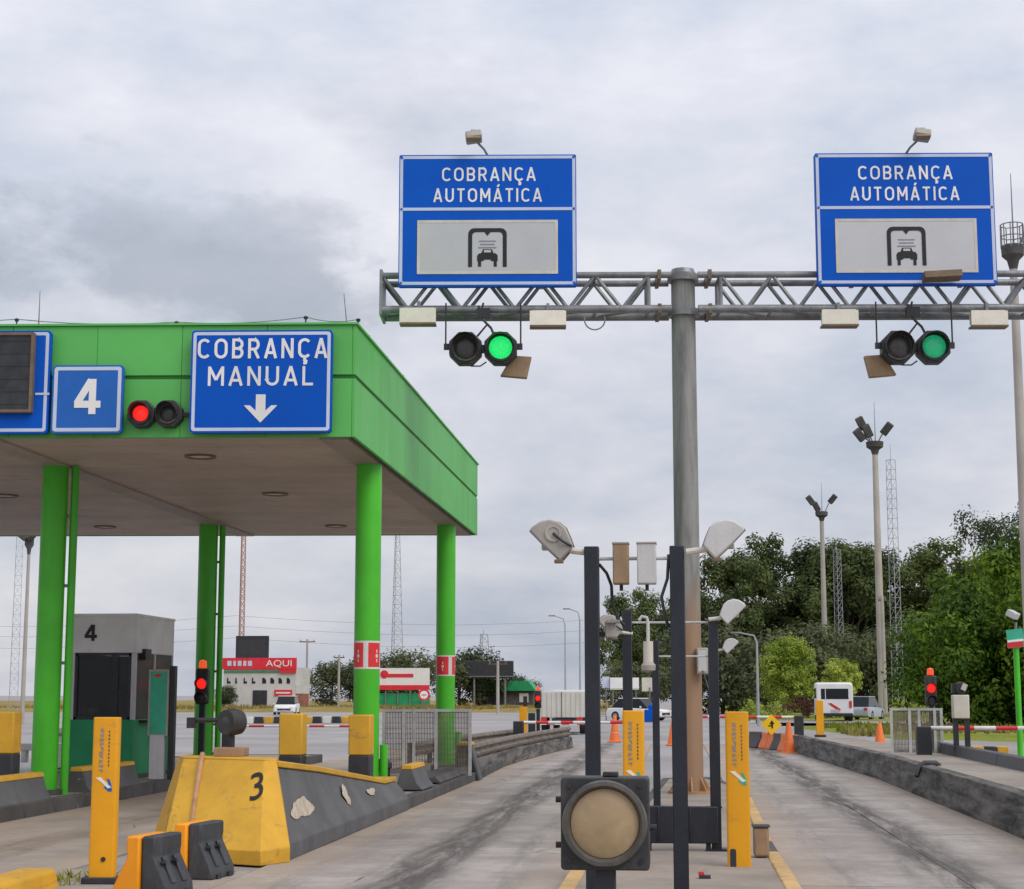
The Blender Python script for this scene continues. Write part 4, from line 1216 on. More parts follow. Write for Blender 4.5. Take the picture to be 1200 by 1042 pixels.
# tall yellow bollards
def bollard(label, x, y, h, rz, slot, w=.215):
    t = thing('lane_bollard', label, 'bollard', (x, y, 0.0), rz, 'tall yellow lane bollards')
    dpt = .13
    MB().prism(rrect(-w / 2, -dpt / 2, w / 2, dpt / 2, .022, 3), .05, h, 'z').build('body', 'bollard', t, bevel=.008)
    MB().box((0, 0, .03), (w + .10, dpt + .10, .06)).build('base_plate', 'black', t, bevel=.01)
    # vertical wordmark, too worn to read, and a small blue and white emblem
    random.seed(5)
    tm = MB()
    for k in range(10):
        z = h - .12 - k * .040
        for q in range(4):
            if random.random() < .5:
                tm.box((-.03 + random.uniform(-.016, .016), -dpt / 2 - .001 - q * .0003, z + random.uniform(-.011, .011)), (.008, .003, .026))
            else:
                tm.box((-.03 + random.uniform(-.004, .004), -dpt / 2 - .001 - q * .0003, z + random.uniform(-.013, .013)), (.034, .003, .0075))
    tm.build('worn_wordmark', 'printgrey', t, smooth=False)['kind'] = 'stuff'
    tm = MB(); z = h - .13
    while z > h - .46:
        tm.box((.04, -dpt / 2 - .001, z), (.012, .003, .022)); z -= .034
    tm.build('worn_small_print', 'bronze', t, smooth=False)['kind'] = 'stuff'
    zc = h - .60
    MB().prism([(-.075, zc + .05), (-.03, zc + .055), (.03, zc), (.075, zc - .035), (.04, zc - .045), (-.02, zc + .01)], -dpt / 2 - .004, -dpt / 2 + .002, 'y').build('emblem_stroke', 'signwhite', t)
    MB().prism([(.0, zc - .035), (.05, zc - .075), (.08, zc - .07), (.075, zc - .02), (.055, zc + .035), (.025, zc + .045), (.045, zc + .0)], -dpt / 2 - .003, -dpt / 2 + .002, 'y').build('emblem_curve', 'teal' if slot else 'blue4', t)
    if slot:
        MB().prism(rrect(-.085, .10, -.03, .30, .02, 3), -dpt / 2 - .004, -dpt / 2 + .004, 'y').build('slot', 'black', t)
    else:
        MB().cyl((.02, -dpt / 2 - .01, .22), (.02, -dpt / 2 + .004, .22), .022, n=12).build('bolt', 'black', t)
bollard('tall yellow bollard standing left of the crash nose', -5.255, 15.6, 1.50, R(3), False, .235)
bollard('tall yellow bollard at the right kerb of the median', 0.555, 16.3, 1.55, 0, True, .215)
bollard('tall yellow bollard half hidden behind the round lamp', -0.405, 16.15, 1.56, 0, True, .20)

# plastic water barriers
def water_barrier(label, x, y, rz, s=1.0, back='orange', group='plastic barriers by the crash nose', L=.52, name='plastic_barrier'):
    t = thing(name, label, 'barrier', (x, y, 0), rz, group)
    def half(y_, q):
        return [(-.0 if q < 0 else 0.0, y_, 0), (q * .26 * s, y_, 0), (q * .25 * s, y_, .10 * s), (q * .12 * s, y_, .36 * s), (q * .13 * s, y_, .42 * s), (q * .13 * s, y_, .54 * s), (0, y_, .54 * s)]
    MB().loft([half(0, 1), half(L, 1)]).build('right_half', 'blackpl', t, bevel=.018)
    MB().loft([[(x - .006, y_ - .03, z_) for x, y_, z_ in half(0, -1)], [(x - .006, y_ - .03, z_) for x, y_, z_ in half(L, -1)]]).build('left_half', back, t, bevel=.018)
    ang = math.atan2(.12, .28)
    for k in range(2):
        yy = L * (.30 + .40 * k)
        m = MB().box((.185 * s + .008, yy, .235 * s), (.025, L * .17, .26 * s), rot=Matrix.Rotation(-ang, 3, 'Y'))
        m.build('rib', 'blackpl', t, bevel=.01)
        MB().cyl((.165 * s, yy - L * .16, .30 * s), (.205 * s, yy - L * .16, .31 * s), .022, n=10).build('filler_cap', 'black', t)
    MB().box((0, L + .01, .46 * s), (.20 * s, .04, .12 * s)).build('lug', 'blackpl', t, bevel=.01)
    for k in (-1, 1):
        MB().box((.24 * s, L / 2 + k * L * .24, .02), (.07, L * .16, .05)).build('foot_notch', 'black', t)
    return t
wb_l = water_barrier('nearer black and orange plastic barrier at the bottom edge', -4.55, 14.5, R(-8), .95, L=.55)
dup(wb_l, (-4.56, 15.95, 0), R(-8), 'farther black and orange plastic barrier touching the yellow nose', 'plastic barriers by the crash nose')

# mesh screen on the island
def mesh_screen(label, loc, w, h, rz, posts):
    t = thing('mesh_screen', label, 'fence', loc, rz)
    for x in posts:
        MB().box((x, 0, h / 2), (.06, .06, h)).build('post', 'galvlight', t)
    MB().box((w / 2, 0, h - .03), (w, .04, .05)).build('top_rail', 'galvlight', t)
    MB().box((w / 2, 0, .06), (w, .04, .05)).build('bottom_rail', 'galv', t)
    m = MB(); n = int(w / .03)
    for i in range(n):
        m.box((w * (i + .5) / n, .0, h / 2), (.017, .008, h - .1))
    for k in range(int(h / .1)):
        m.box((w / 2, .006, .1 + k * .1), (w, .005, .008))
    o = m.build('wire_mesh', 'rail', t, smooth=False); o['kind'] = 'stuff'
    return t
mesh_screen('grey wire mesh screen in front of the rear banded column', (-5.70, 33.2, .17), 1.74, 1.27, R(2), (.03, .42, .62, 1.05, 1.71))

# guard rails
def w_rail(label, path, zc, posts):
    t = thing('guard_rail', label, 'guard rail', (path[0][0], path[0][1], 0))
    ox, oy = path[0]
    prof = [(0, -.155), (.035, -.145), (.075, -.09), (.075, -.06), (.01, -.02), (.01, .02), (.075, .06), (.075, .09), (.035, .145), (0, .155)]
    prof2 = prof + [(p[0] - .012, p[1]) for p in reversed(prof)]
    P = [Vector((x - ox, y - oy, 0)) for x, y in path]
    rings = []
    for i, p in enumerate(P):
        d = (P[min(i + 1, len(P) - 1)] - P[max(0, i - 1)]).normalized(); nn = Vector((d.y, -d.x, 0))
        zz = zc[i] if isinstance(zc, list) else zc
        rings.append([tuple(p + nn * (u + .06) + Vector((0, 0, zz + w))) for u, w in prof2])
    MB().loft(rings).build('beam', 'rail', t)
    for k in range(posts):
        f = k / max(1, posts - 1) * (len(P) - 1); i = min(int(f), len(P) - 2); p = P[i].lerp(P[i + 1], f - i)
        zz = zc[i] if isinstance(zc, list) else zc
        MB().box((p.x, p.y, zz / 2 + .08), (.10, .14, zz + .12)).build('post', 'kerbdark', t)
        MB().box((p.x + .05, p.y, zz), (.07, .12, .16)).build('spacer', 'bronze', t)
    return t
pa = [(-4.42, 36.0), (-4.40, 39), (-4.36, 42), (-4.25, 46), (-4.05, 50), (-3.8, 54), (-3.62, 57)]
w_rail('weathered double wave guard rail curving beside the left automatic lane', pa, .53, 10)
gw = thing('rail_wall', 'low grimy concrete upstand below the curving guard rail', 'barrier', (0, 0, 0))
for (x0, y0), (x1, y1) in zip(pa, pa[1:]):
    MB().loft([[(x + .22, y, .0), (x + .16, y, .36), (x - .12, y, .36), (x - .2, y, .0)] for x, y in ((x0, y0 + .03), (x1, y1 - .03))]).build('segment', 'wall', gw, bevel=.02)
pb = [(-5.75, 37), (-5.6, 42), (-5.3, 47), (-4.9, 52)]
w_rail('rear guard rail on the far side of the centre island', pb, .55, 7)
t = thing('rail_terminal', 'black and yellow concrete end block before the guard rail', 'barrier', (-4.28, 34.7, .0))
MB().loft([[(-.24, y, .0), (-.14, y, .72), (.10, y, .72), (.30, y, .0)] for y in (0, .30)]).build('face', 'black', t, bevel=.02)
MB().loft([[(-.15, y, .70), (-.14, y, .76), (.12, y, .76), (.13, y, .70)] for y in (-.01, .7)]).build('yellow_cap', 'yellow', t, bevel=.01)
MB().loft([[(-.24, y, .0), (-.14, y, .72), (.10, y, .72), (.30, y, .0)] for y in (.305, .7)]).build('body', 'grey', t, bevel=.02)

# ------------------------------------------------------------------ lane equipment on the median
def lane_frame(label, y, xl, xr, hl, hr, w):
    t = thing('equipment_stand', label, 'stand', ((xl + xr) / 2, y, .13), 0, 'dark equipment frames on the median')
    dx = (xr - xl) / 2
    for s, hh in ((-1, hl), (1, hr)):
        MB().box((s * dx, 0, hh / 2), (w, w, hh)).build('post', 'post', t, bevel=.006, seg=1)
        MB().box((s * dx, 0, .015), (w + .12, w + .12, .03)).build('foot_plate', 'post', t)
    MB().cyl((-dx, 0, min(hl, hr) - .08), (dx, 0, min(hl, hr) - .08), .012, n=8).build('top_rail', 'galvlight', t)
    return t
lane_frame('nearest dark frame holding two boxes above the round lamp', 11.3, -.548, .014, 2.545, 2.545, .098)
lane_frame('second dark frame on the median behind the nearest one', 17.9, -.505, .385, 2.45, 2.40, .10)
lane_frame('third dark frame on the median nearest the gantry mast', 24.6, -.295, .50, 2.35, 2.20, .10)
t = tag(MB().box((0, 0, 0), (.80, .06, .37)).box((-.2, -.04, 0), (.02, .03, .37)).box((.12, -.04, 0), (.02, .03, .37)).build('guard_plate', 'post', bevel=.01), 'dark horizontal guard plate low between the second frame posts', 'plate')
t.location = (.0, 17.8, .40)
for x in (-.3, .3):
    pass
o = MB()
o.box((-.3, .03, -.2), (.05, .05, .12)).box((.3, .03, -.2), (.05, .05, .12)).build('leg', 'post', t)

def fan_antenna(label, x, y, z, s, flip, m, tilt):
    """lane antenna: a shallow dish shaped like a broad fan with a flat lower edge, on a short arm"""
    t = thing('lane_antenna', label, 'antenna', (x, y, z), 0, 'fan shaped lane antennas')
    out = [(0.0, .0), (-.105, .10), (-.205, .205), (-.185, .232), (-.13, .268), (-.07, .278), (-.01, .262), (.035, .225), (.062, .165), (.085, .10)]
    out = [(u * s * flip, v * s) for u, v in out]
    inn = [((u - (-.06 * s * flip)) * .62 + (-.06 * s * flip), (v - .16 * s) * .62 + .16 * s) for u, v in out]
    b = MB().prism(out, -.03 * s, .05 * s, 'y').build('shell', m, t, bevel=.012 * s)
    big = [((u + .06 * s * flip) * 1.05 - .06 * s * flip, (v - .16 * s) * 1.05 + .16 * s) for u, v in out]
    MB().prism(big, .052 * s, .066 * s, 'y').build('rim', 'bronze', b)
    if flip > 0:
        MB().lathe([(.052 * s, -.022 * s), (.056 * s, -.040 * s), (.040 * s, -.040 * s), (.036 * s, -.034 * s), (.001, -.034 * s)], (-.045 * s, 0, .185 * s), 'y', 24).build('face_ring', 'device', b)
        MB().tube([(-.045 * s, -.04 * s, .185 * s), (.02 * s, -.055 * s, .13 * s), (.075 * s, -.03 * s, .10 * s)], .010 * s, 6).build('lead', 'black', b)
    MB().box((-.06 * s * flip, .07 * s, .15 * s), (.14 * s, .05 * s, .14 * s)).build('rear_box', 'device', t, bevel=.01)
    MB().tube([(-.02 * s * flip, .05 * s, .12 * s), (.08 * s * flip, .05 * s, .075 * s), (.20 * s * flip, .05 * s, .06 * s)], .022 * s, 8).build('arm', 'cream', t)
    MB().box((-.01 * s * flip, -.01, -.0), (.06 * s, .04 * s, .025 * s)).build('hinge', 'bronze', t, bevel=.004)
    t.rotation_euler = (0, 0, R(tilt))
    return t
fan_antenna('grey fan shaped antenna left of the nearest frame', -.752, 11.25, 2.575, 1.0, 1, 'device', 0)
fan_antenna('pale fan shaped antenna right of the nearest frame', .265, 11.2, 2.575, .95, -1, 'devwhite', 0)
fan_antenna('small white fan antenna on the second frame right post', .53, 17.8, 2.42, .95, -1, 'devwhite', 0)
fan_antenna('grey fan antenna on the second frame left post', -.62, 17.8, 2.28, .9, 1, 'device', 8)
fan_antenna('smallest white fan antenna low beside the third frame', .72, 24.5, 2.28, .80, -1, 'devwhite', 0)
def hanging_box(label, x, y, z0, w, h, m):
    t = thing('camera_box', label, 'camera', (x, y, z0), 0, 'camera boxes on the nearest frame')
    MB().box((0, 0, h / 2), (w, .14, h)).build('case', m, t, bevel=.008)
    MB().box((0, .0, h + .004), (w + .008, .15, .010)).build('lid', 'device', t)
    MB().cyl((0, .04, -.04), (0, .04, .0), .012, n=8).build('cable_gland', 'black', t)
hanging_box('tan camera box hanging in the nearest frame', -.355, 11.3, 2.425, .105, .265, 'brownbox')
hanging_box('pale grey camera box hanging in the nearest frame', -.185, 11.3, 2.425, .125, .265, 'devwhite')
t = thing('pole_camera', 'cream cylinder sensor hanging from a bent pipe behind the nearest frame', 'sensor', (-.31, 17.4, 2.05))
MB().tube([(-.06, 0, .40), (-.03, 0, .44), (.02, 0, .43), (.03, 0, .38), (.03, 0, .18)], .018, 8).build('pipe', 'galvlight', t)
MB().cyl((.03, 0, -.02), (.03, 0, .19), .05, n=16).build('body', 'cream', t)
MB().lathe([(.05, -.02), (.075, -.05), (.07, -.10), (.001, -.12)], (.03, 0, 0), 'z', 16).build('dome', 'device', t)
t = thing('mast_box', 'small pale box strapped to the gantry mast', 'box', (.42, 27.95, 2.05))
MB().box((0, 0, .2), (.18, .16, .42)).build('case', 'device', t, bevel=.015)
MB().box((0, -.085, .2), (.13, .01, .34)).build('lid', 'devwhite', t)
# cables drooping from the frame
for lab, pts in (('black cable drooping from the left post of the nearest frame', [(-.50, 11.3, 2.56), (-.45, 11.3, 2.50), (-.42, 11.32, 2.42), (-.415, 11.33, 2.30), (-.38, 11.34, 2.20), (-.34, 11.35, 2.16)]),
                 ('dark cable looping off the right post of the nearest frame', [(-.04, 11.3, 2.62), (-.05, 11.28, 2.46), (-.09, 11.27, 2.34), (-.07, 11.27, 2.22), (-.05, 11.3, 2.15)]),
                 ('cable sagging between the mast box and the second frame', [(.42, 27.9, 2.1), (.5, 26.5, 1.75), (.52, 24.5, 1.75), (.50, 24.6, 1.9)])):
    tag(MB().tube(pts, .011, 6).build('cable', 'black'), lab, 'cable')
def small_device(name, label, cat, loc, parts):
    t = thing(name, label, cat, loc)
    for nm, c, d, m in parts:
        MB().box(c, d).build(nm, m, t, bevel=min(d) * .15)
    return t
small_device('sensor_unit', 'grey sensor with cable low on the nearest frame left post', 'sensor', (-.43, 11.36, 2.05), [('body', (.0, 0, .08), (.07, .12, .11), 'device'), ('visor', (.02, -.06, .13), (.09, .10, .02), 'galv'), ('bracket', (-.05, 0, .05), (.08, .03, .03), 'black')])
small_device('ground_box', 'small brown box on the median beside the right yellow bollard', 'box', (.80, 17.2, .14), [('case', (0, 0, .15), (.15, .2, .28), 'brownbox'), ('lid', (0, 0, .30), (.17, .22, .02), 'kerbdark')])
small_device('floor_reflector', 'tiny red reflector between median posts', 'reflector', (.22, 15.2, .137), [('base', (0, 0, .015), (.10, .08, .03), 'black'), ('reflector', (-.03, -.02, .045), (.05, .03, .03), 'redpaint')])

# the big round lamp near the camera
t = thing('round_signal', 'large unlit round signal with dusty amber lens on a dark post', 'traffic light', (-.278, 6.62, .13))
zc = 1.09
hs = MB().prism(rrect(-.168, zc - .175, .168, zc + .17, .014, 3), 0, .18, 'y').build('housing', 'housing', t, bevel=.006)
for sx in (-1, 1):
    for sz in (-1, 1):
        MB().cyl((sx * .135, -.006, zc + sz * .14), (sx * .135, .002, zc + sz * .14), .010, n=10).build('screw', 'black', hs)
MB().lathe([(.128, .0), (.156, .0), (.162, -.018), (.156, -.034), (.142, -.036), (.134, -.024), (.130, -.002)], (0, 0, zc), 'y', 56).build('rim', 'ring', hs)
MB().lathe([(.131, -.004), (.129, -.010), (.105, -.019), (.07, -.027), (.035, -.031), (.0005, -.033)], (0, 0, zc), 'y', 48).build('lens', 'lens', hs)
MB().box((.02, .08, zc + .18), (.06, .05, .018)).build('tab', 'housing', hs, bevel=.004)
for z in (zc + .085, zc - .085):
    MB().cyl((-.19, .05, z), (-.165, .05, z), .012, n=10).build('hinge', 'black', hs)
MB().cyl((.168, .06, zc - .02), (.195, .06, zc - .02), .013, n=10).build('latch', 'black', hs)
MB().box((.0, .07, .46), (.075, .075, .92)).build('post', 'black', t, bevel=.005)
MB().box((.0, .07, .02), (.2, .2, .03)).build('foot_plate', 'black', t)

# ------------------------------------------------------------------ right hand wall and island
wr = lambda y: 4.1 if y < 36 else 4.1 - (y - 36) * 0.037
t = structure(MB().loft([[(wr(y) + .30, y, -.02), (wr(y) + .30, y, .47), (5.75 + (wr(y) - 4.1), y, .47), (5.75 + (wr(y) - 4.1), y, -.02)] for y in (6, 20, 36, 44, 52)]).build('wall_island', 'concrete'))
ysec = [6, 10, 14, 18, 22.0, 26.0, 30.0, 33.2, 36.4, 40, 44, 48, 52]
for i in range(len(ysec) - 1):
    y0, y1 = ysec[i] + .012, ysec[i + 1] - .012
    rings = []
    for k in range(9):
        y = y0 + (y1 - y0) * k / 8; x = wr(y); j = lambda s: mnoise.noise(Vector((y * .8, s, 0))) * .012
        rings.append([(x, y, -.02), (x + j(1), y, .12), (x + .05 + j(2), y, .20), (x + .09 + j(3), y, .50 + j(4)), (x + .31, y, .505 + j(5) * .6), (x + .31, y, -.02)])
    MB().loft(rings).build('wall_segment', 'wall', t, bevel=.012, seg=1)
wt = thing('wall_kerb', 'black kerb wall along the far side of the right island', 'kerb wall', (0, 0, 0))
for k in range(5):
    y0 = 18 + k * 4.5
    MB().loft([[(5.62, y, .46), (5.66, y, .68), (5.86, y, .68), (5.9, y, .0)] for y in (y0, y0 + 4.48)]).build('segment', 'black', wt, bevel=.015)
tag(MB().tube([(4.62, 31.4, .47), (4.50, 31.0, .53), (4.25, 30.6, .54), (4.16, 30.5, .50), (4.09, 30.4, .32)], .045, 8).build('wall_cable', 'black'), 'dark cable conduit dropping over the dirty concrete wall', 'cable')

mesh_screen('pale mesh screen with white posts on the right island', (4.62, 38.3, .45), 1.12, .98, R(-6), (.03, .42, .62, .95, 1.09))
post_signal('lane_signal', 'lit red signal with orange beacon behind the right mesh screen', (5.66, 39.2, .45), 1.36, 0, scale=.95)
t = thing('lane_cabinet', 'cream box on two black legs beside the right mesh screen', 'cabinet', (5.80, 36.2, .45))
MB().box((0, 0, 1.02), (.33, .25, .48)).build('case', 'cream', t, bevel=.02)
for x in (-.11, .12):
    MB().box((x, 0, .39), (.10, .10, .78)).build('leg', 'black', t)
MB().lathe([(.10, .14), (.13, .0), (.12, -.10), (.001, -.12)], (.02, 0, 1.40), 'y', 16).build('camera', 'housing', t)
MB().box((.07, -.12, 1.42), (.10, .06, .14), rot=Matrix.Rotation(R(25), 3, 'Y')).build('camera_window', 'cream', t)
MB().box((-.12, 0, 1.40), (.10, .12, .2)).build('camera_mount', 'black', t)

# barrier arms: red and white boom with its stand
def boom(label, pivot, direction, L, z, seg=.45, r=.045, stand=True):
    t = thing('barrier_arm', label, 'barrier arm', pivot)
    d = Vector((direction[0], direction[1], 0)).normalized()
    n = int(L / seg)
    for i in range(n):
        a = d * (i * seg + .1); b = d * ((i + 1) * seg + .1 - .002)
        MB().cyl((a.x, a.y, z), (b.x, b.y, z), r, n=10).build('red_section' if i % 2 else 'white_section', 'redpaint' if i % 2 else 'whitepaint', t)
    if stand:
        MB().box((-d.x * .05, -d.y * .05, z * .52), (.30, .26, z * 1.05)).build('motor_box', 'black', t, bevel=.02)
    return t
boom('red and white barrier arm across the far right lane by the green post', (5.2, 37.0, .3), (1, .05), 5.4, .72)
boom('red and white barrier arm closing the left automatic lane before the truck', (-4.55, 50.2, .1), (1, .06), 3.3, .82, .36)
boom('red and white barrier arm across lane 3 behind the pillars', (-11.7, 44.6, .1), (1, .02), 3.6, .80, .4, .03)
boom('red and white barrier arm far down the right automatic lane', (3.9, 57, .1), (-1, .0), 4.0, .9, .4)

for k, (x, m) in enumerate(((5.98, 'yellow'), (6.22, 'black'), (6.46, 'yellow'))):
    t = tag(MB().loft([[(-.12, y, 0), (-.11, y, .34), (.11, y, .34), (.12, y, 0)] for y in (0, .35)]).build('kerb_block', m, bevel=.015),
            ['left yellow block in the striped row by the green post', 'black block between yellow ones in the striped row', 'right yellow block in the striped row by the green post'][k], 'kerb block', 'striped block row')
    t.location = (x, 35.3, .35)
tag(MB().box((6.25, 35.5, .16), (1.0, .6, .36)).build('block_plinth', 'kerbdark', bevel=.02), 'low dark plinth under the striped block row', 'plinth')

t = thing('green_post', 'thin bright green post with a small teal and red sign', 'post', (7.70, 40.0, 0))
MB().cyl((0, 0, 0), (0, 0, 2.80), .065, n=14).build('post', 'colgreen', t)
sg_ = MB().box((-.02, -.08, 2.98), (.37, .03, .42), rot=Matrix.Rotation(R(-6), 3, 'Y')).build('sign_plate', 'teal', t)
MB().box((-.035, -.1, 2.84), (.36, .012, .12), rot=Matrix.Rotation(R(-6), 3, 'Y')).build('sign_band', 'redpaint', t)
MB().box((-.025, -.1, 2.93), (.36, .012, .05), rot=Matrix.Rotation(R(-6), 3, 'Y')).build('sign_line', 'signwhite', t)
MB().cyl((0, 0, 2.8), (0.02, 0, 3.35), .03, n=8).build('camera_stem', 'galv', t)
MB().box((-.06, -.1, 3.52), (.22, .40, .16), rot=Matrix.Rotation(R(-25), 3, 'Z') @ Matrix.Rotation(R(30), 3, 'Y')).build('camera', 'devwhite', t, bevel=.02)

# road-work things at the end of the wall
def work_sign():
    t = thing('warning_sign', 'yellow diamond warning sign at the end of the right wall', 'sign', (2.99, 55.6, 0))
    r = .33
    MB().prism([(0, .78 - r), (r, .78), (0, .78 + r), (-r, .78)], -.012, .012, 'y').build('plate', 'signyellow', t)
    MB().prism([(-.10, .72), (0, .72), (0, .66), (.05, .66), (.05, .80), (.10, .80), (.02, .92), (-.07, .80), (-.02, .80), (-.02, .76), (-.10, .76)], -.018, -.010, 'y').build('symbol', 'printblack', t, smooth=False)
    for s in (-1, 1):
        MB().cyl((s * .22, .12, 0), (s * .08, .03, .6), .02, n=6).build('leg', 'cone', t)
work_sign()
def cone(label, x, y, z=0.0, h=.75, s=1.0):
    t = thing('traffic_cone', label, 'cone', (x, y, z), 0, 'orange traffic cones')
    b = MB().lathe([(.16 * s, .04), (.045 * s, h), (.03 * s, h + .01), (.001, h + .01)], (0, 0, 0), 'z', 16).build('body', 'cone', t)
    MB().lathe([(.122 * s, h * .36), (.086 * s, h * .62)], (0, 0, 0), 'z', 16).build('white_band', 'whitepaint', b)
    MB().box((0, 0, .02), (.40 * s, .40 * s, .045)).build('base', 'cone', t, bevel=.01)
cone('tall orange cone between the yellow diamond sign and the wall end', 3.30, 52.0, 0, .92, 1.2)
cone('orange cone on the grass side of the right wall below the bus', 5.85, 51, .1, .80, 1.2)
cone('orange cone in the gap left of the nearest frame post', -2.3, 64, 0, .95, 1.3)
cone('orange cone seen between the median posts', -.15, 60, 0, .8, 1.2)
for k, (x, y, m, lab) in enumerate(((2.62, 57.5, 'blackpl', 'leftmost black block of the roadwork barrier row'), (2.98, 56.2, 'cone', 'orange block behind the diamond sign in the roadwork row'),
                                    (3.27, 54.8, 'blackpl', 'black block left of the tall orange cone'), (3.42, 53.4, 'cone', 'orange block right behind the tall orange cone'), (3.60, 52.45, 'blackpl', 'black block touching the end of the dirty wall'))):
    t = thing('plastic_barrier', lab, 'barrier', (x, y, 0), R(20), 'roadwork barrier row')
    MB().loft([[(-.24, yy, 0), (-.22, yy, .10), (-.10, yy, .34), (-.09, yy, .52), (.09, yy, .52), (.10, yy, .34), (.22, yy, .10), (.24, yy, 0)] for yy in (-.5, .5)]).build('body', m, t, bevel=.03)
    MB().box((0, -.51, .40), (.14, .03, .08)).build('lug', 'black', t)
t = thing('marker_post', 'slim yellow marker post in front of the white bus', 'post', (5.85, 72, 0))
MB().box((0, 0, .75), (.30, .14, 1.5)).build('body', 'bollard', t, bevel=.02)
MB().box((0, 0, .05), (.45, .3, .1)).build('base', 'black', t)

# gear on the left of the automatic lane far down
t = thing('lane_bollard', 'yellow bollard beside the far red signal', 'bollard', (-4.85, 54.6, 0.15))
MB().prism(rrect(-.12, -.08, .12, .08, .02, 3), 0, 1.2, 'z').build('body', 'bollard', t)
MB().box((.26, .1, .5), (.22, .2, 1.0)).build('motor_box', 'black', t, bevel=.02)
MB().box((.05, .1, 1.35), (.12, .12, .35)).build('sensor', 'black', t)
post_signal('lane_signal', 'small red signal on a thin post at the guard rail end', (-4.42, 55.0, .15), 1.42, 0, scale=.8)

# ------------------------------------------------------------------ vehicles
def wheel(parent, x, y, r, w=.2):
    wl_ = MB().lathe([(.001, -w / 2), (r * .6, -w / 2), (r * .96, -w / 2), (r, -w * .3), (r, w * .3), (r * .96, w / 2), (r * .6, w / 2), (.001, w / 2)], (x, y, r), 'x', 20).build('wheel', 'tyre', parent)
    s = 1 if x > 0 else -1
    MB().lathe([(.001, s * (w / 2 + .008)), (r * .55, s * (w / 2 + .006)), (r * .58, s * (w / 2 - .02))], (x, y, r), 'x', 16).build('rim', 'rim', wl_)
def car(label, loc, rz, paint_, L=4.3, W=1.75, H=1.5, suv=False):
    """nose towards -y"""
    t = thing('parked_car', label, 'car', loc, rz)
    hb = .92 if suv else .82
    def sec(y, z0, z1, wd, tz=.0):
        return [(-wd, y, z0), (-wd * 1.0, y, z0 + (z1 - z0) * .55), (-wd * .94, y, z1 - .04), (-wd * .80, y, z1), (wd * .80, y, z1), (wd * .94, y, z1 - .04), (wd, y, z0 + (z1 - z0) * .55), (wd, y, z0)]
    w2 = W / 2
    MB().loft([sec(-L / 2, .30, .62, w2 * .86), sec(-L / 2 + .15, .22, .74, w2 * .96), sec(-L / 2 + 1.1, .2, hb, w2), sec(0, .2, hb + .04, w2), sec(L / 2 - .5, .2, hb + .06, w2), sec(L / 2 - .1, .24, hb, w2 * .95), sec(L / 2, .32, .70, w2 * .88)]).build('body', paint_, t, bevel=.03)
    def cab(y, z, wd):
        return [(-wd, y, z), (wd, y, z)]
    yb = [(-L / 2 + .95, hb - .03), (-L / 2 + 1.75, H), (L / 2 - (.35 if suv else .95), H), (L / 2 - (.12 if suv else .35), hb)]
    vs = []
    for (y, z), wd in zip(yb, (w2 * .86, w2 * .72, w2 * .72, w2 * .86)):
        vs += [(-wd, y, z), (wd, y, z)]
    MB().add(vs, [(0, 1, 3, 2), (2, 3, 5, 4), (4, 5, 7, 6), (0, 2, 4, 6), (1, 7, 5, 3), (0, 6, 7, 1)]).build('cabin_glass', 'carglass', t, bevel=.03)
    MB().box((0, (yb[1][0] + yb[2][0]) / 2, H - .005), (W * .74, yb[2][0] - yb[1][0] + .1, .06)).build('roof', paint_, t, bevel=.025)
    for s in (-1, 1):
        for yy in (-L / 2 + .85, L / 2 - .8):
            wheel(t, s * (w2 - .09), yy, .32)
        MB().box((s * w2 * .68, -L / 2 + .04, .64), (.34, .10, .14)).build('headlight', 'lamp', t, bevel=.03)
        MB().box((s * w2 * .72, L / 2 - .03, .72), (.24, .08, .18)).build('tail_light', 'redpaint', t, bevel=.02)
        MB().box((s * (w2 + .06), -L / 2 + 1.45, .92), (.16, .08, .12)).build('mirror', paint_, t, bevel=.02)
    MB().box((0, -L / 2 - .005, .46), (W * .6, .06, .16)).build('grille', 'black', t, bevel=.02)
    MB().box((0, -L / 2 - .02, .36), (.42, .03, .10)).build('number_plate', 'signgrey', t)
    return t
car('white car facing us in front of the red signed shop', (-34.3, 150, .02), R(6), 'white', 4.4, 1.95, 1.62, True)
car('blue grey car parked beyond the grass right of the bus', (11.9, 112, .12), R(160), 'greycar')
car('white car glimpsed between the median posts', (-2.6, 118, 0), R(60), 'white', 4.3, 1.7, 1.5)

# minibus seen from the back
t = thing('minibus', 'white minibus seen from behind on the right verge', 'bus', (9.45, 105, .17), R(-3))
W2 = 1.08
def brec(y, z0, z1, w):
    return [(-w, y, z0), (-w, y, z1 - .22), (-w * .97, y, z1 - .07), (-w * .85, y, z1), (w * .85, y, z1), (w * .97, y, z1 - .07), (w, y, z1 - .22), (w, y, z0)]
MB().loft([brec(-.02, .36, 2.22, W2 * .97), brec(.12, .32, 2.30, W2), brec(5.4, .32, 2.34, W2), brec(5.8, .4, 2.15, W2 * .95)]).build('body', 'white', t, bevel=.03)
wd = MB().box((0, -.025, 1.62), (1.62, .03, .62)).build('rear_window', 'carglass', t, bevel=.02)
MB().box((-.55, -.05, 1.62), (.04, .02, .62)).build('window_bar', 'white', wd)
for s in (-1, 1):
    MB().box((s * .92, -.04, 1.0), (.16, .06, .40)).build('tail_light', 'redpaint', t, bevel=.02)
    for k in range(4):
        MB().box((s * (W2 + .004), .8 + k * 1.2, 1.66), (.02, 1.0, .60)).build('side_window', 'carglass', t)
    wheel(t, s * (W2 - .13), 1.1, .38, .24); wheel(t, s * (W2 - .13), 4.7, .38, .24)
MB().prism([(-.42, 1.05), (-.22, 1.08), (.32, .72), (.30, .60), (.14, .64)], -.035, -.02, 'y').build('red_stripe', 'redpaint', t)
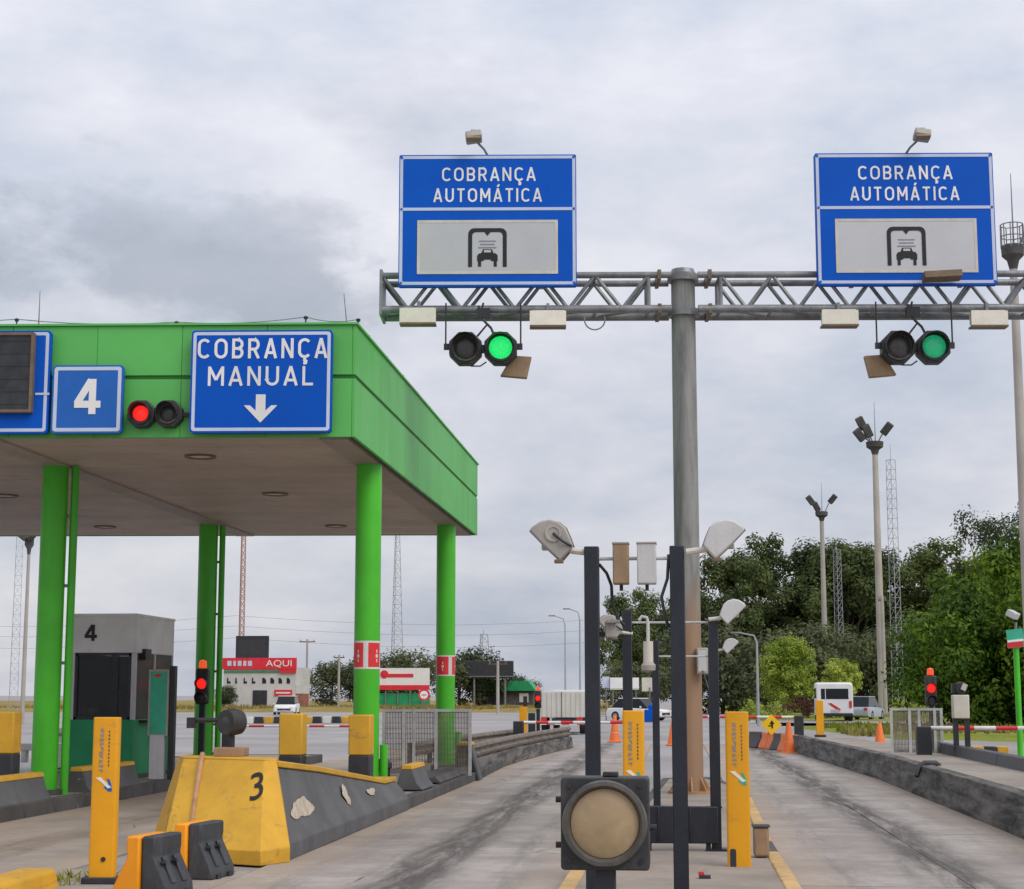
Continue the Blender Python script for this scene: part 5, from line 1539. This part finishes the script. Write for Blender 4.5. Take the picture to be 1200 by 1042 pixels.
MB().box((0, -.06, .38), (2.1, .14, .2)).build('bumper', 'black', t, bevel=.03)
MB().box((0, -.03, .62), (.5, .03, .14)).build('number_plate', 'signgrey', t)

# box truck seen from behind, beyond the left boom
t = thing('box_truck', 'cream box truck seen from behind beyond the left boom', 'truck', (-5.05, 76, 0), R(-2))
cg = MB().box((0, 2.6, 1.30), (1.9, 5.2, 1.14)).build('cargo_box', 'truckcream', t, bevel=.03)
for k in range(9):
    MB().box((-.84 + k * .21, -.012, 1.30), (.035, .03, 1.06)).build('rear_rib', 'truckcream', cg)
MB().box((0, -.02, 1.30), (.03, .03, 1.1)).build('door_seam', 'kerbdark', cg)
MB().box((0, 2.8, .62), (.9, 5.6, .16)).build('chassis', 'black', t)
for k in range(6):
    MB().box((-.83 + k * .333, -.06, .48), (.333, .06, .12)).build('bumper_stripe', 'redpaint' if k % 2 else 'whitepaint', t)
for s in (-1, 1):
    wheel(t, s * .85, 1.2, .42, .3); wheel(t, s * .85, 5.9, .42, .24)
    MB().box((s * .8, -.05, .66), (.26, .05, .12)).build('tail_light', 'redpaint', t)
MB().loft([[(-.95, 5.35, .5), (.95, 5.35, .5), (.95, 5.35, 1.95), (-.95, 5.35, 1.95)], [(-.95, 6.9, .5), (.95, 6.9, .5), (.95, 6.6, 1.95), (-.95, 6.6, 1.95)]]).build('cab', 'white', t, bevel=.04)
# ------------------------------------------------------------------ masts and towers
def mast(label, loc, h, r, lamps, seedv, deck=False):
    t = thing('light_mast', label, 'light mast', loc, 0, 'tall concrete light masts')
    MB().tube([(0, 0, -.2), (0, 0, h * .5), (0, 0, h)], [r, r * .82, r * .62], 16).build('pole', 'mastconc', t)
    pk = 1.9 if deck else 2.0
    MB().lathe([(r * .62, h - .9), (r * 1.0, h - .5), (r * pk * .95, h - .3), (r * pk, h + .1), (r * 1.6, h + .14)], (0, 0, 0), 'z', 16).build('crown_platform', 'kerbdark', t)
    rl = MB()
    n = 10; rr = r * 1.85
    for k in range(n if deck else 0):
        a = 2 * PI * k / n; rl.cyl((rr * math.cos(a), rr * math.sin(a), h), (rr * math.cos(a), rr * math.sin(a), h + 1.0), .025, n=5)
    for z in ((h + .5, h + 1.0) if deck else ()):
        rl.tube([(rr * math.cos(2 * PI * k / n), rr * math.sin(2 * PI * k / n), z) for k in range(n + 1)], .025, 5)
    if deck:
        rl.build('railing', 'galv', t)
    for ax, az, tl in lamps:
        l = MB().box((ax, -.35, h + az), (1.5 * r + .1, .38, 2.5 * r + .2), rot=Matrix.Rotation(R(tl), 3, 'Y') @ Matrix.Rotation(R(20), 3, 'X')).build('lamp_head', 'kerbdark', t, bevel=.08)
        MB().tube([(ax * .35, 0, h + .2), (ax * .6, -.1, h + az * .6), (ax, -.25, h + az)], .05, 6).build('lamp_arm', 'galv', t)
    MB().cyl((0.05, 0, h), (0.05, 0, h + 3.2), .04, .015, 6).build('lightning_rod', 'galv', t)
    return t
mast('taller middle light mast behind the bus with grey lamp heads', (15.2, 130, 0), 20.6, .33, [(-1.0, 1.5, -28), (-1.15, .6, -40), (-.55, .9, -25), (.9, 1.05, 38)], 1)
mast('shorter light mast farther back left of the middle one', (15.35, 180, 0), 20.6, .33, [(-1.15, 1.3, -38), (1.15, 1.4, 40), (-.55, .6, -30)], 2)
t = mast('light mast with railing platform cut by the right picture edge', (14.02, 70, 0), 19.9, .25, [(.9, 1.2, 35), (1.2, .6, 60)], 3, True)
def lattice(name, label, loc, h, w0, w1, m, bays, group=None, leg=.05):
    t = thing(name, label, 'tower', loc, 0, group)
    def c(k, z):
        f = z / h; w = w0 + (w1 - w0) * f; a = 2 * PI * k / 3 + .4
        return (math.cos(a) * w, math.sin(a) * w, z)
    for k in range(3):
        MB().cyl(c(k, 0), c(k, h), leg, leg * .7, 6).build('leg', m, t)
    b = MB()
    for i in range(bays):
        z0, z1 = h * i / bays, h * (i + 1) / bays
        for k in range(3):
            b.cyl(c(k, z0), c((k + 1) % 3, z1), leg * .55, n=4)
            b.cyl(c(k, z1), c((k + 1) % 3, z1), leg * .5, n=4)
    b.build('bracing', m, t, smooth=False)
    MB().cyl((0, 0, h), (0, 0, h + h * .06), leg * .6, n=5).build('aerial', m, t)
    return t
lattice('lattice_tower', 'slim pale lattice beside the taller middle mast', (16.6, 132, 0), 19.6, .50, .40, 'lattice', 26, None, .03)
lattice('lattice_tower', 'slim pale lattice beside the shorter back mast', (17.1, 183, 0), 17, .55, .45, 'lattice', 22, None, .035)
lattice('lattice_tower', 'grey lattice radio tower between the right columns', (-65.6, 400, 0), 46, 2.0, .4, 'lattice', 22, None, .10)
lattice('lattice_tower', 'thin red lattice tower above the shop, coloured pale for haze', (-102.9, 400, 0), 52, .75, .55, 'lattice_rw', 30, None, .20)
lattice('lattice_tower', 'small far lattice tower above the dark board', (-67.3, 600, 0), 23, 3.0, 1.5, 'lattice', 8, None, .22)
lattice('lattice_tower', 'far pale lattice left of the front left column', (-41.2, 104, 0), 12.2, .35, .25, 'lattice', 20, None, .018)
t = mast('grey light mast left of the front left green column', (-38.95, 100, 0), 11.0, .14, [(-.3, .2, -50), (.3, .2, 50)], 4)
def street_lamp(label, x, y, h, side):
    t = thing('street_lamp', label, 'street lamp', (x, y, 0), 0, 'far street lamps')
    MB().tube([(0, 0, 0), (0, 0, h * .9), (side * .15, 0, h * .97), (side * .9, 0, h)], [.09, .06, .05, .045], 8).build('pole', 'lattice', t)
    MB().box((side * 1.15, 0, h + .01), (.6, .22, .10)).build('lamp_head', 'galv', t, bevel=.03)
street_lamp('far street lamp left of the nearest frame post, lower one', -9.65, 150, 8.6, -1)
street_lamp('far street lamp left of the nearest frame post, taller one', -8.25, 148, 9.1, -1)
street_lamp('small street lamp standing right of the small white antenna', 4.55, 98, 5.2, -1)
def utility_pole(label, x, y, h, arm):
    t = thing('utility_pole', label, 'utility pole', (x, y, 0))
    MB().cyl((0, 0, 0), (0, 0, h), .16, .12, 8).build('pole', 'mastconc', t)
    MB().box((0, 0, h - .3), (arm, .12, .12)).build('crossarm', 'bark', t)
    for k in (-1, 0, 1):
        MB().cyl((k * arm * .42, 0, h - .24), (k * arm * .42, 0, h - .05), .05, n=6).build('insulator', 'galv', t)
utility_pole('utility pole behind the red shop sign', -45.6, 210, 8.6, 2.0)
utility_pole('utility pole in the trees left of the banded column', -37.6, 190, 6.2, 1.2)
utility_pole('dark utility pole left of the far red signal', -16.6, 160, 4.9, 1.8)
utility_pole('thin pale pole on the grass left of the middle mast', 14.2, 120, 8.5, .5)
utility_pole('leftmost utility pole behind the shop roof', -54.6, 215, 9.2, 1.0)

# power lines, very thin and far
wz = MB()
for dz in (0, 1.6, 3.0):
    wz.tube([(-120 + 10 * k, 230, 9.5 + dz - 1.4 * math.sin(PI * ((k % 6) / 6))) for k in range(13)], .03, 4)
tag(wz.build('power_lines', 'lattice'), 'thin far power lines crossing low over the left horizon', 'power line')['kind'] = 'stuff'

# ------------------------------------------------------------------ far buildings and boards on the left
t = thing('shop_building', 'white roadside shop with red sign band and dark doorway', 'building', (-49.1, 200, 0))
MB().box((0, 4, 2.5), (8.7, 8, 5.0)).build('wall', 'plaster', t)
MB().box((0, -.12, 5.42), (8.9, .3, 1.35)).build('sign_band', 'redbright', t)
MB().box((3.4, -.13, 4.55), (2.0, .28, .45)).build('sign_tail', 'redbright', t)
# sign letters that read AQUI on the right half; the left half is too faint to make out
sb = MB()
letters('AQUI', (2.35, -.30, 5.10), 3.1, .72, 'signwhite', t, .03)
for k, wv in enumerate((.5, .3, .45, .35, .5)):
    MB().box((-3.6 + k * .62, -.29, 5.45), (wv, .04, .6)).build('faint_letter', 'signborder', t)
MB().box((0, -.06, 4.45), (8.6, .1, .16)).build('eave', 'darkgreen', t)
for k, wv in enumerate((.42, .2, .40, .42)):
    MB().prism([(-3.9 + k * 1.0, 3.1), (-3.9 + k * 1.0 + wv, 3.1), (-3.9 + k * 1.0 + wv, 3.35), (-3.9 + k * 1.0 + .15, 3.35), (-3.9 + k * 1.0 + .15, 3.75), (-3.9 + k * 1.0, 3.75)], -.05, .0, 'y').build('painted_figure', 'printblack', t)
for k, wv in enumerate((.45, .45, .42, .40)):
    MB().prism([(.35 + k * .98, 3.1), (.35 + k * .98 + wv, 3.1), (.35 + k * .98 + wv, 3.5), (.35 + k * .98 + wv * .5, 3.75), (.35 + k * .98, 3.75), (.35 + k * .98, 3.3)], -.05, .0, 'y').build('painted_figure', 'printblack', t)
MB().box((.1, -.04, 1.2), (1.7, .1, 2.2)).build('doorway', 'black', t)
MB().box((2.9, -.06, 2.0), (2.1, .12, .7)).build('red_poster', 'redbright', t)
MB().box((2.9, -.13, 2.0), (1.7, .03, .18)).build('poster_line', 'signwhite', t)
MB().box((4.9, 1.4, .95), (1.0, 2.4, 1.9)).build('brick_annex', 'roofred', t)
MB().box((4.9, 1.4, 2.4), (1.05, 2.5, 1.0)).build('annex_wall', 'plaster', t)
t = thing('led_billboard', 'dark board on legs above the shop roof', 'billboard', (-51.5, 206, 0))
MB().box((0, 0, 7.55), (4.0, .4, 2.6)).build('board', 'led', t, bevel=.05)
frame_mb(-2.05, 6.2, 2.05, 8.9, .25, -.26, -.18, .05).build('frame', 'black', t)
for s in (-1, 1):
    MB().cyl((s * 1.3, 0, 0), (s * 1.3, 0, 6.4), .12, n=8).build('leg', 'galv', t)
t = thing('red_billboard', 'white and red hoarding between the right green columns', 'billboard', (-31.8, 200, 0))
MB().box((0, 0, 3.65), (6.0, .2, 2.45)).build('panel', 'signwhite', t)
MB().box((0, -.11, 2.62), (6.0, .05, .55)).build('red_strip', 'redbright', t)
MB().box((-.5, -.11, 4.0), (3.2, .05, .42)).build('red_lettering_bar', 'redbright', t)
MB().cyl((-2.35, -.15, 4.15), (-2.35, -.1, 4.15), .48, n=20).build('red_emblem', 'redbright', t)
for k in range(4):
    MB().box((-2.2 + k * 1.45, .1, 1.3), (.12, .12, 2.6)).build('leg', 'galv', t)
MB().box((0, .3, 1.2), (6.0, .1, 1.5)).build('dark_backing', 'darkgreen', t)
t = thing('speed_sign', 'small round red rimmed sign below the white and red hoarding', 'sign', (-26.2, 178, 0))
MB().cyl((0, 0, 0), (0, 0, 1.6), .05, n=6).build('post', 'galv', t)
MB().cyl((0, -.02, 1.75), (0, .02, 1.75), .62, n=24).build('rim', 'redpaint', t)
MB().cyl((0, -.04, 1.75), (0, -.02, 1.75), .42, n=24).build('disc', 'signwhite', t)
MB().box((0, -.045, 1.75), (.5, .02, .1)).build('bar', 'redpaint', t)
t = thing('dark_board', 'wide dark display board on legs right of the rear column', 'billboard', (-23.9, 220, 0))
MB().box((0, 0, 5.0), (6.2, .5, 2.2)).build('board', 'led', t, bevel=.08)
for s in (-1, 1):
    MB().cyl((s * 2.0, 0, 0), (s * 2.0, 0, 4.2), .14, n=8).build('leg', 'galv', t)
MB().box((0, -.3, 4.1), (6.3, .2, .12)).build('walkway', 'galv', t)
t = thing('low_building', 'low dark roofed building under the dark display board', 'building', (-22.6, 226, 0))
MB().box((0, 3, 1.2), (7.5, 6, 2.4)).build('wall', 'kerbdark', t)
MB().prism([(-4.2, 2.3), (4.2, 2.3), (3.2, 3.6), (-3.2, 3.6)], -.5, 7, 'y').build('roof', 'darkgreen', t)
MB().box((2.6, -.05, 1.4), (1.2, .1, 1.2)).build('window', 'plaster', t)
MB().box((-.8, -.05, 1.0), (1.4, .1, 1.9)).build('door', 'black', t)
# toll office glimpsed between the median posts
t = thing('roadside_board', 'white and cream sign boards glimpsed between the median posts', 'sign', (-3.6, 120, 0))
MB().box((0, 0, 2.55), (2.0, .15, .75)).build('board', 'signwhite', t)
MB().box((0, -.09, 2.15), (2.0, .03, .12)).build('lower_band', 'cream', t)
MB().box((1.75, .2, 2.45), (1.1, .15, .95)).build('cream_board', 'cream', t)
MB().box((-1.3, .2, 2.6), (.5, .15, .8)).build('side_board', 'signborder', t)
for x in (-.8, .8, 1.75, -1.3):
    MB().box((x, .1, 1.1), (.08, .08, 2.3)).build('leg', 'galv', t)
t = tag(MB().box((0, 0, .4), (.7, .4, .8)).box((.1, 0, .95), (.4, .3, .3)).build('blue_bin', 'blue', bevel=.05), 'blue bin seen between the median posts', 'bin')
t.location = (-1.75, 112, 0)

# striped kerb far across the left apron
for k in range(16):
    t = tag(MB().loft([[(-.27, y, 0), (-.25, y, .42), (.25, y, .42), (.27, y, 0)] for y in (-.2, .2)]).build('striped_kerb', ('yellow', 'black', 'whitepaint', 'black')[k % 4], bevel=.03),
            'painted block %s of the far striped row behind lane 3' % ('first second third fourth fifth sixth seventh eighth ninth tenth eleventh twelfth thirteenth fourteenth fifteenth sixteenth'.split()[k] + ' from the left'), 'kerb block', 'far striped kerb row')
    t.location = (-27.5 + k * .56, 104.5 + k * .25, -.03)
t = tag(MB().box((0, 0, .35), (2.6, .3, .16)).box((-1.1, 0, .15), (.12, .2, .3)).box((1.1, 0, .15), (.12, .2, .3)).build('low_rail', 'whitepaint', bevel=.02), 'low white rail between left edge pillar and green column', 'rail')
t.location = (-13.6, 38, .2)
for k, (x, m) in enumerate(((-14.4, 'whitepaint'), (-13.85, 'yellow'), (-13.3, 'black'))):
    t = tag(MB().box((0, 0, .2), (.5, .35, .4)).build('kerb_block', m, bevel=.03), ('white', 'yellow', 'black')[k] + ' painted block between the left edge pillar and green column', 'kerb block', 'painted blocks by the left column')
    t.location = (x, 40, .55)
tag(MB().box((-13.8, 40.1, .27), (2.4, .8, .54)).build('block_wall', 'whitepaint', bevel=.03), 'low white wall under painted blocks left of the green column', 'wall')

# ------------------------------------------------------------------ trees
def leaf_mb(clumps, per, size, rnd, flatten=.75):
    vs = []; fs = []
    for (c, rad) in clumps:
        n = max(6, int(per * (rad ** 1.6)))
        for _ in range(n):
            d = Vector((rnd.gauss(0, 1), rnd.gauss(0, 1), rnd.gauss(0, 1) * flatten)).normalized()
            p = Vector(c) + d * rad * (rnd.random() ** .45) * Vector((1, 1, flatten)).length / 1.6
            nrm = (d * 1.1 + Vector((rnd.uniform(-.7, .7), rnd.uniform(-.7, .7), rnd.uniform(-.1, 1.1)))).normalized()
            a = nrm.orthogonal().normalized(); a.rotate(Matrix.Rotation(rnd.uniform(0, 6.28), 3, nrm)); b = nrm.cross(a)
            s = size * rnd.uniform(.6, 1.35)
            o = len(vs)
            vs += [p - a * s, p + b * s * .45, p + a * s, p - b * s * .45]
            fs.append((o, o + 1, o + 2, o + 3))
    m = MB(); m.v = [tuple(v) for v in vs]; m.f = fs
    return m
def tree_parts(seed, h, crown_r, crown_z0, n_cl, cl_r, per, size, m, gaps=0.0, trunk_r=.3, shape='round'):
    rnd = random.Random(seed)
    clumps = []; ends = []
    zc = (crown_z0 + h) / 2; hz = (h - crown_z0) / 2
    tries = 0
    while len(clumps) < n_cl and tries < n_cl * 30:
        tries += 1
        a = rnd.uniform(0, 2 * PI); u = rnd.uniform(-1, 1); q = rnd.random() ** .4
        rr = math.sqrt(1 - u * u) * q
        if shape == 'top':
            rr *= .65 + .35 * u
        p = Vector((math.cos(a) * rr * crown_r, math.sin(a) * rr * crown_r, zc + u * q * hz))
        if mnoise.noise(p * .23 + Vector((seed * 3.1, 0, 0))) < -.25 + gaps:
            continue
        clumps.append((p, cl_r * rnd.uniform(.6, 1.3)))
    lb = leaf_mb(clumps, per, size, rnd)
    tr = MB()
    top = Vector((rnd.uniform(-.5, .5), rnd.uniform(-.5, .5), crown_z0 + (h - crown_z0) * .55))
    mid = Vector((rnd.uniform(-.3, .3), rnd.uniform(-.3, .3), crown_z0 * .7))
    tr.tube([(0, 0, -.3), mid, top], [trunk_r, trunk_r * .75, trunk_r * .35], 8)
    for p, r in rnd.sample(clumps, min(len(clumps), 14)):
        st = mid.lerp(top, rnd.uniform(.0, .9)); md = st.lerp(p, .55) + Vector((0, 0, -.06 * h))
        tr.tube([st, md, p], [trunk_r * .34, trunk_r * .2, trunk_r * .07], 5)
    return lb.mesh('crown', m, smooth=False, flip=False), tr.mesh('trunk', 'bark')
def tree(label, parts, loc, rz=0.0, s=1.0, name='tree', cat='tree', group=None, sz=None):
    t = thing(name, label, cat, loc, rz, group)
    t.scale = (s, s, sz or s)
    link('crown', parts[0], t); link('trunk', parts[1], t)
    return t
EU = [tree_parts(21 + k, 20, 6.8, 1.5, 96, 1.75, 120, .27, 'leaf_dark', -.02, .42, 'round') for k in range(3)]
OP = tree_parts(41, 23, 7.0, 13.5, 34, 1.25, 85, .20, 'leaf_open', .06, .4, 'top')
UND = [tree_parts(51 + k, 8.5, 6.5, .3, 54, 1.7, 100, .26, 'leaf_far', -.2, .3) for k in range(2)]
BUSH = tree_parts(61, 9.2, 5.6, .3, 120, 1.25, 190, .16, 'leaf_mid', -.35, .35)
BUSH2 = tree_parts(62, 7.0, 4.6, .2, 100, 1.15, 190, .16, 'leaf_mid', -.4, .3)
PALE = tree_parts(71, 5.8, 2.1, .9, 130, .55, 260, .12, 'leaf_light', -.7, .16)
HEDGE = tree_parts(81, 1.7, 1.5, .05, 16, .5, 150, .12, 'leaf_light', -.5, .06)
HEDGE2 = tree_parts(82, 1.4, 1.9, .05, 18, .5, 150, .12, 'flower', -.5, .06)
FAR = [tree_parts(91 + k, 6.5, 4.2, .4, 36, 1.25, 100, .21, 'leaf_far', -.2, .25) for k in range(2)]
G1 = 'dark eucalyptus trees behind the right verge'
for k, (x, y, v, rz, s, lab) in enumerate((
        (-4.4, 186, 1, .3, .66, 'narrow dark tree behind the frame boxes'),
        (1.0, 196, 2, 1.0, .66, 'dark tree directly behind the gantry mast foot'),
        (6.4, 198, 0, 1.2, .93, 'dark tall tree just right of the gantry mast'),
        (12.6, 204, 1, 2.3, 1.03, 'dark tall tree left of the shorter light mast'),
        (19.2, 200, 2, .5, .98, 'dark tall tree between the two light masts'),
        (24.3, 206, 0, 3.1, .98, 'dark tall tree right behind the taller light mast'),
        (29.6, 199, 1, 4.4, .97, 'dark tall tree left of the open crowned tree'),
        (36.5, 205, 2, 5.3, .90, 'dark tall tree below the open crowned tree'),
        (43.5, 208, 0, 5.9, .95, 'dark tall tree behind the right edge mast'))):
    tree(lab, EU[v], (x, y, 0), rz, s, 'eucalyptus_tree', 'tree', G1)
tree('sparse open crowned tree above the bright green bush tree', OP, (35.8, 192, 0), .4, 1.0, 'open_crown_tree', 'tree')
tree('sparse open crowned tree cut by the right picture edge', OP, (42.5, 188, 0), 2.6, 1.03, 'open_crown_tree', 'tree')
for k, (x, y, v, s, lab) in enumerate(((4.5, 165, 0, .95, 'low dark scrub tree behind the small street lamp'), (10.8, 170, 1, 1.0, 'low dark scrub tree behind the pale round tree'), (18.4, 168, 0, .9, 'low dark scrub tree behind the bus'), (25.5, 172, 1, 1.05, 'low dark scrub tree right of the taller mast'), (-3.6, 160, 1, .55, 'low scrub tree behind the white boards'), (33, 176, 0, 1.1, 'low dark scrub tree behind the bright bush tree'))):
    tree(lab, UND[v], (x, y, 0), k * 1.1, s, 'scrub_tree', 'tree', 'scrub in front of the eucalyptus')
tree('large bright green bush tree behind the right barrier arm', BUSH, (18.6, 91, 0), .5, 1.05, 'bush_tree', 'tree')
tree('bright green bush tree left of the right red signal', BUSH2, (15.4, 88, 0), 2.0, .95, 'bush_tree', 'tree')
tree('bright green bush tree at the right edge behind the green post', BUSH2, (20.8, 85, 0), 4.0, 1.10, 'bush_tree', 'tree')
tree('pale lime round tree left of the bus', PALE, (7.95, 126, 0), 0, 1.0, 'round_tree', 'tree')
tree('yellow green shrub right behind the bus', PALE, (13.1, 140, 0), 2.0, .78, 'shrub', 'shrub')
for k, (x, y, m_, s, lab) in enumerate(((4.9, 108, HEDGE, .75, 'small bright hedge shrub left of the pale tree'), (6.2, 110, HEDGE, .72, 'small bright hedge shrub under the pale tree left side'), (9.2, 124, HEDGE2, 1.0, 'reddish hedge shrub left of the bus'), (11.6, 126, HEDGE2, 1.0, 'reddish hedge shrub just behind the bus'), (12.7, 98, HEDGE, .8, 'dark small shrub beside the blue grey car'))):
    tree(lab, m_, (x, y, .1), k * 1.3, s, 'hedge_shrub', 'shrub', 'shrubs on the right verge')
for k, (x, y, v, s, lab) in enumerate(((-43.4, 215, 0, .95, 'far tree right of the shop'), (-38.6, 212, 1, .98, 'far tree left of the front banded column'), (-35.6, 216, 0, .80, 'far tree directly behind the front banded column'), (-33.2, 214, 1, 1.08, 'round far tree above the white and red hoarding'),
                                       (-28.4, 224, 0, 1.12, 'far dark tree left of the rear column'), (-26.0, 226, 1, 1.14, 'far dark tree right of the rear column'), (-21.3, 232, 0, .70, 'low far tree under the dark display board'), (-52.6, 197.2, 1, .42, 'bush in front of the shop wall'))):
    tree(lab, FAR[v], (x, y, 0), k * .9, s, 'far_tree', 'tree', 'far trees behind the left apron')
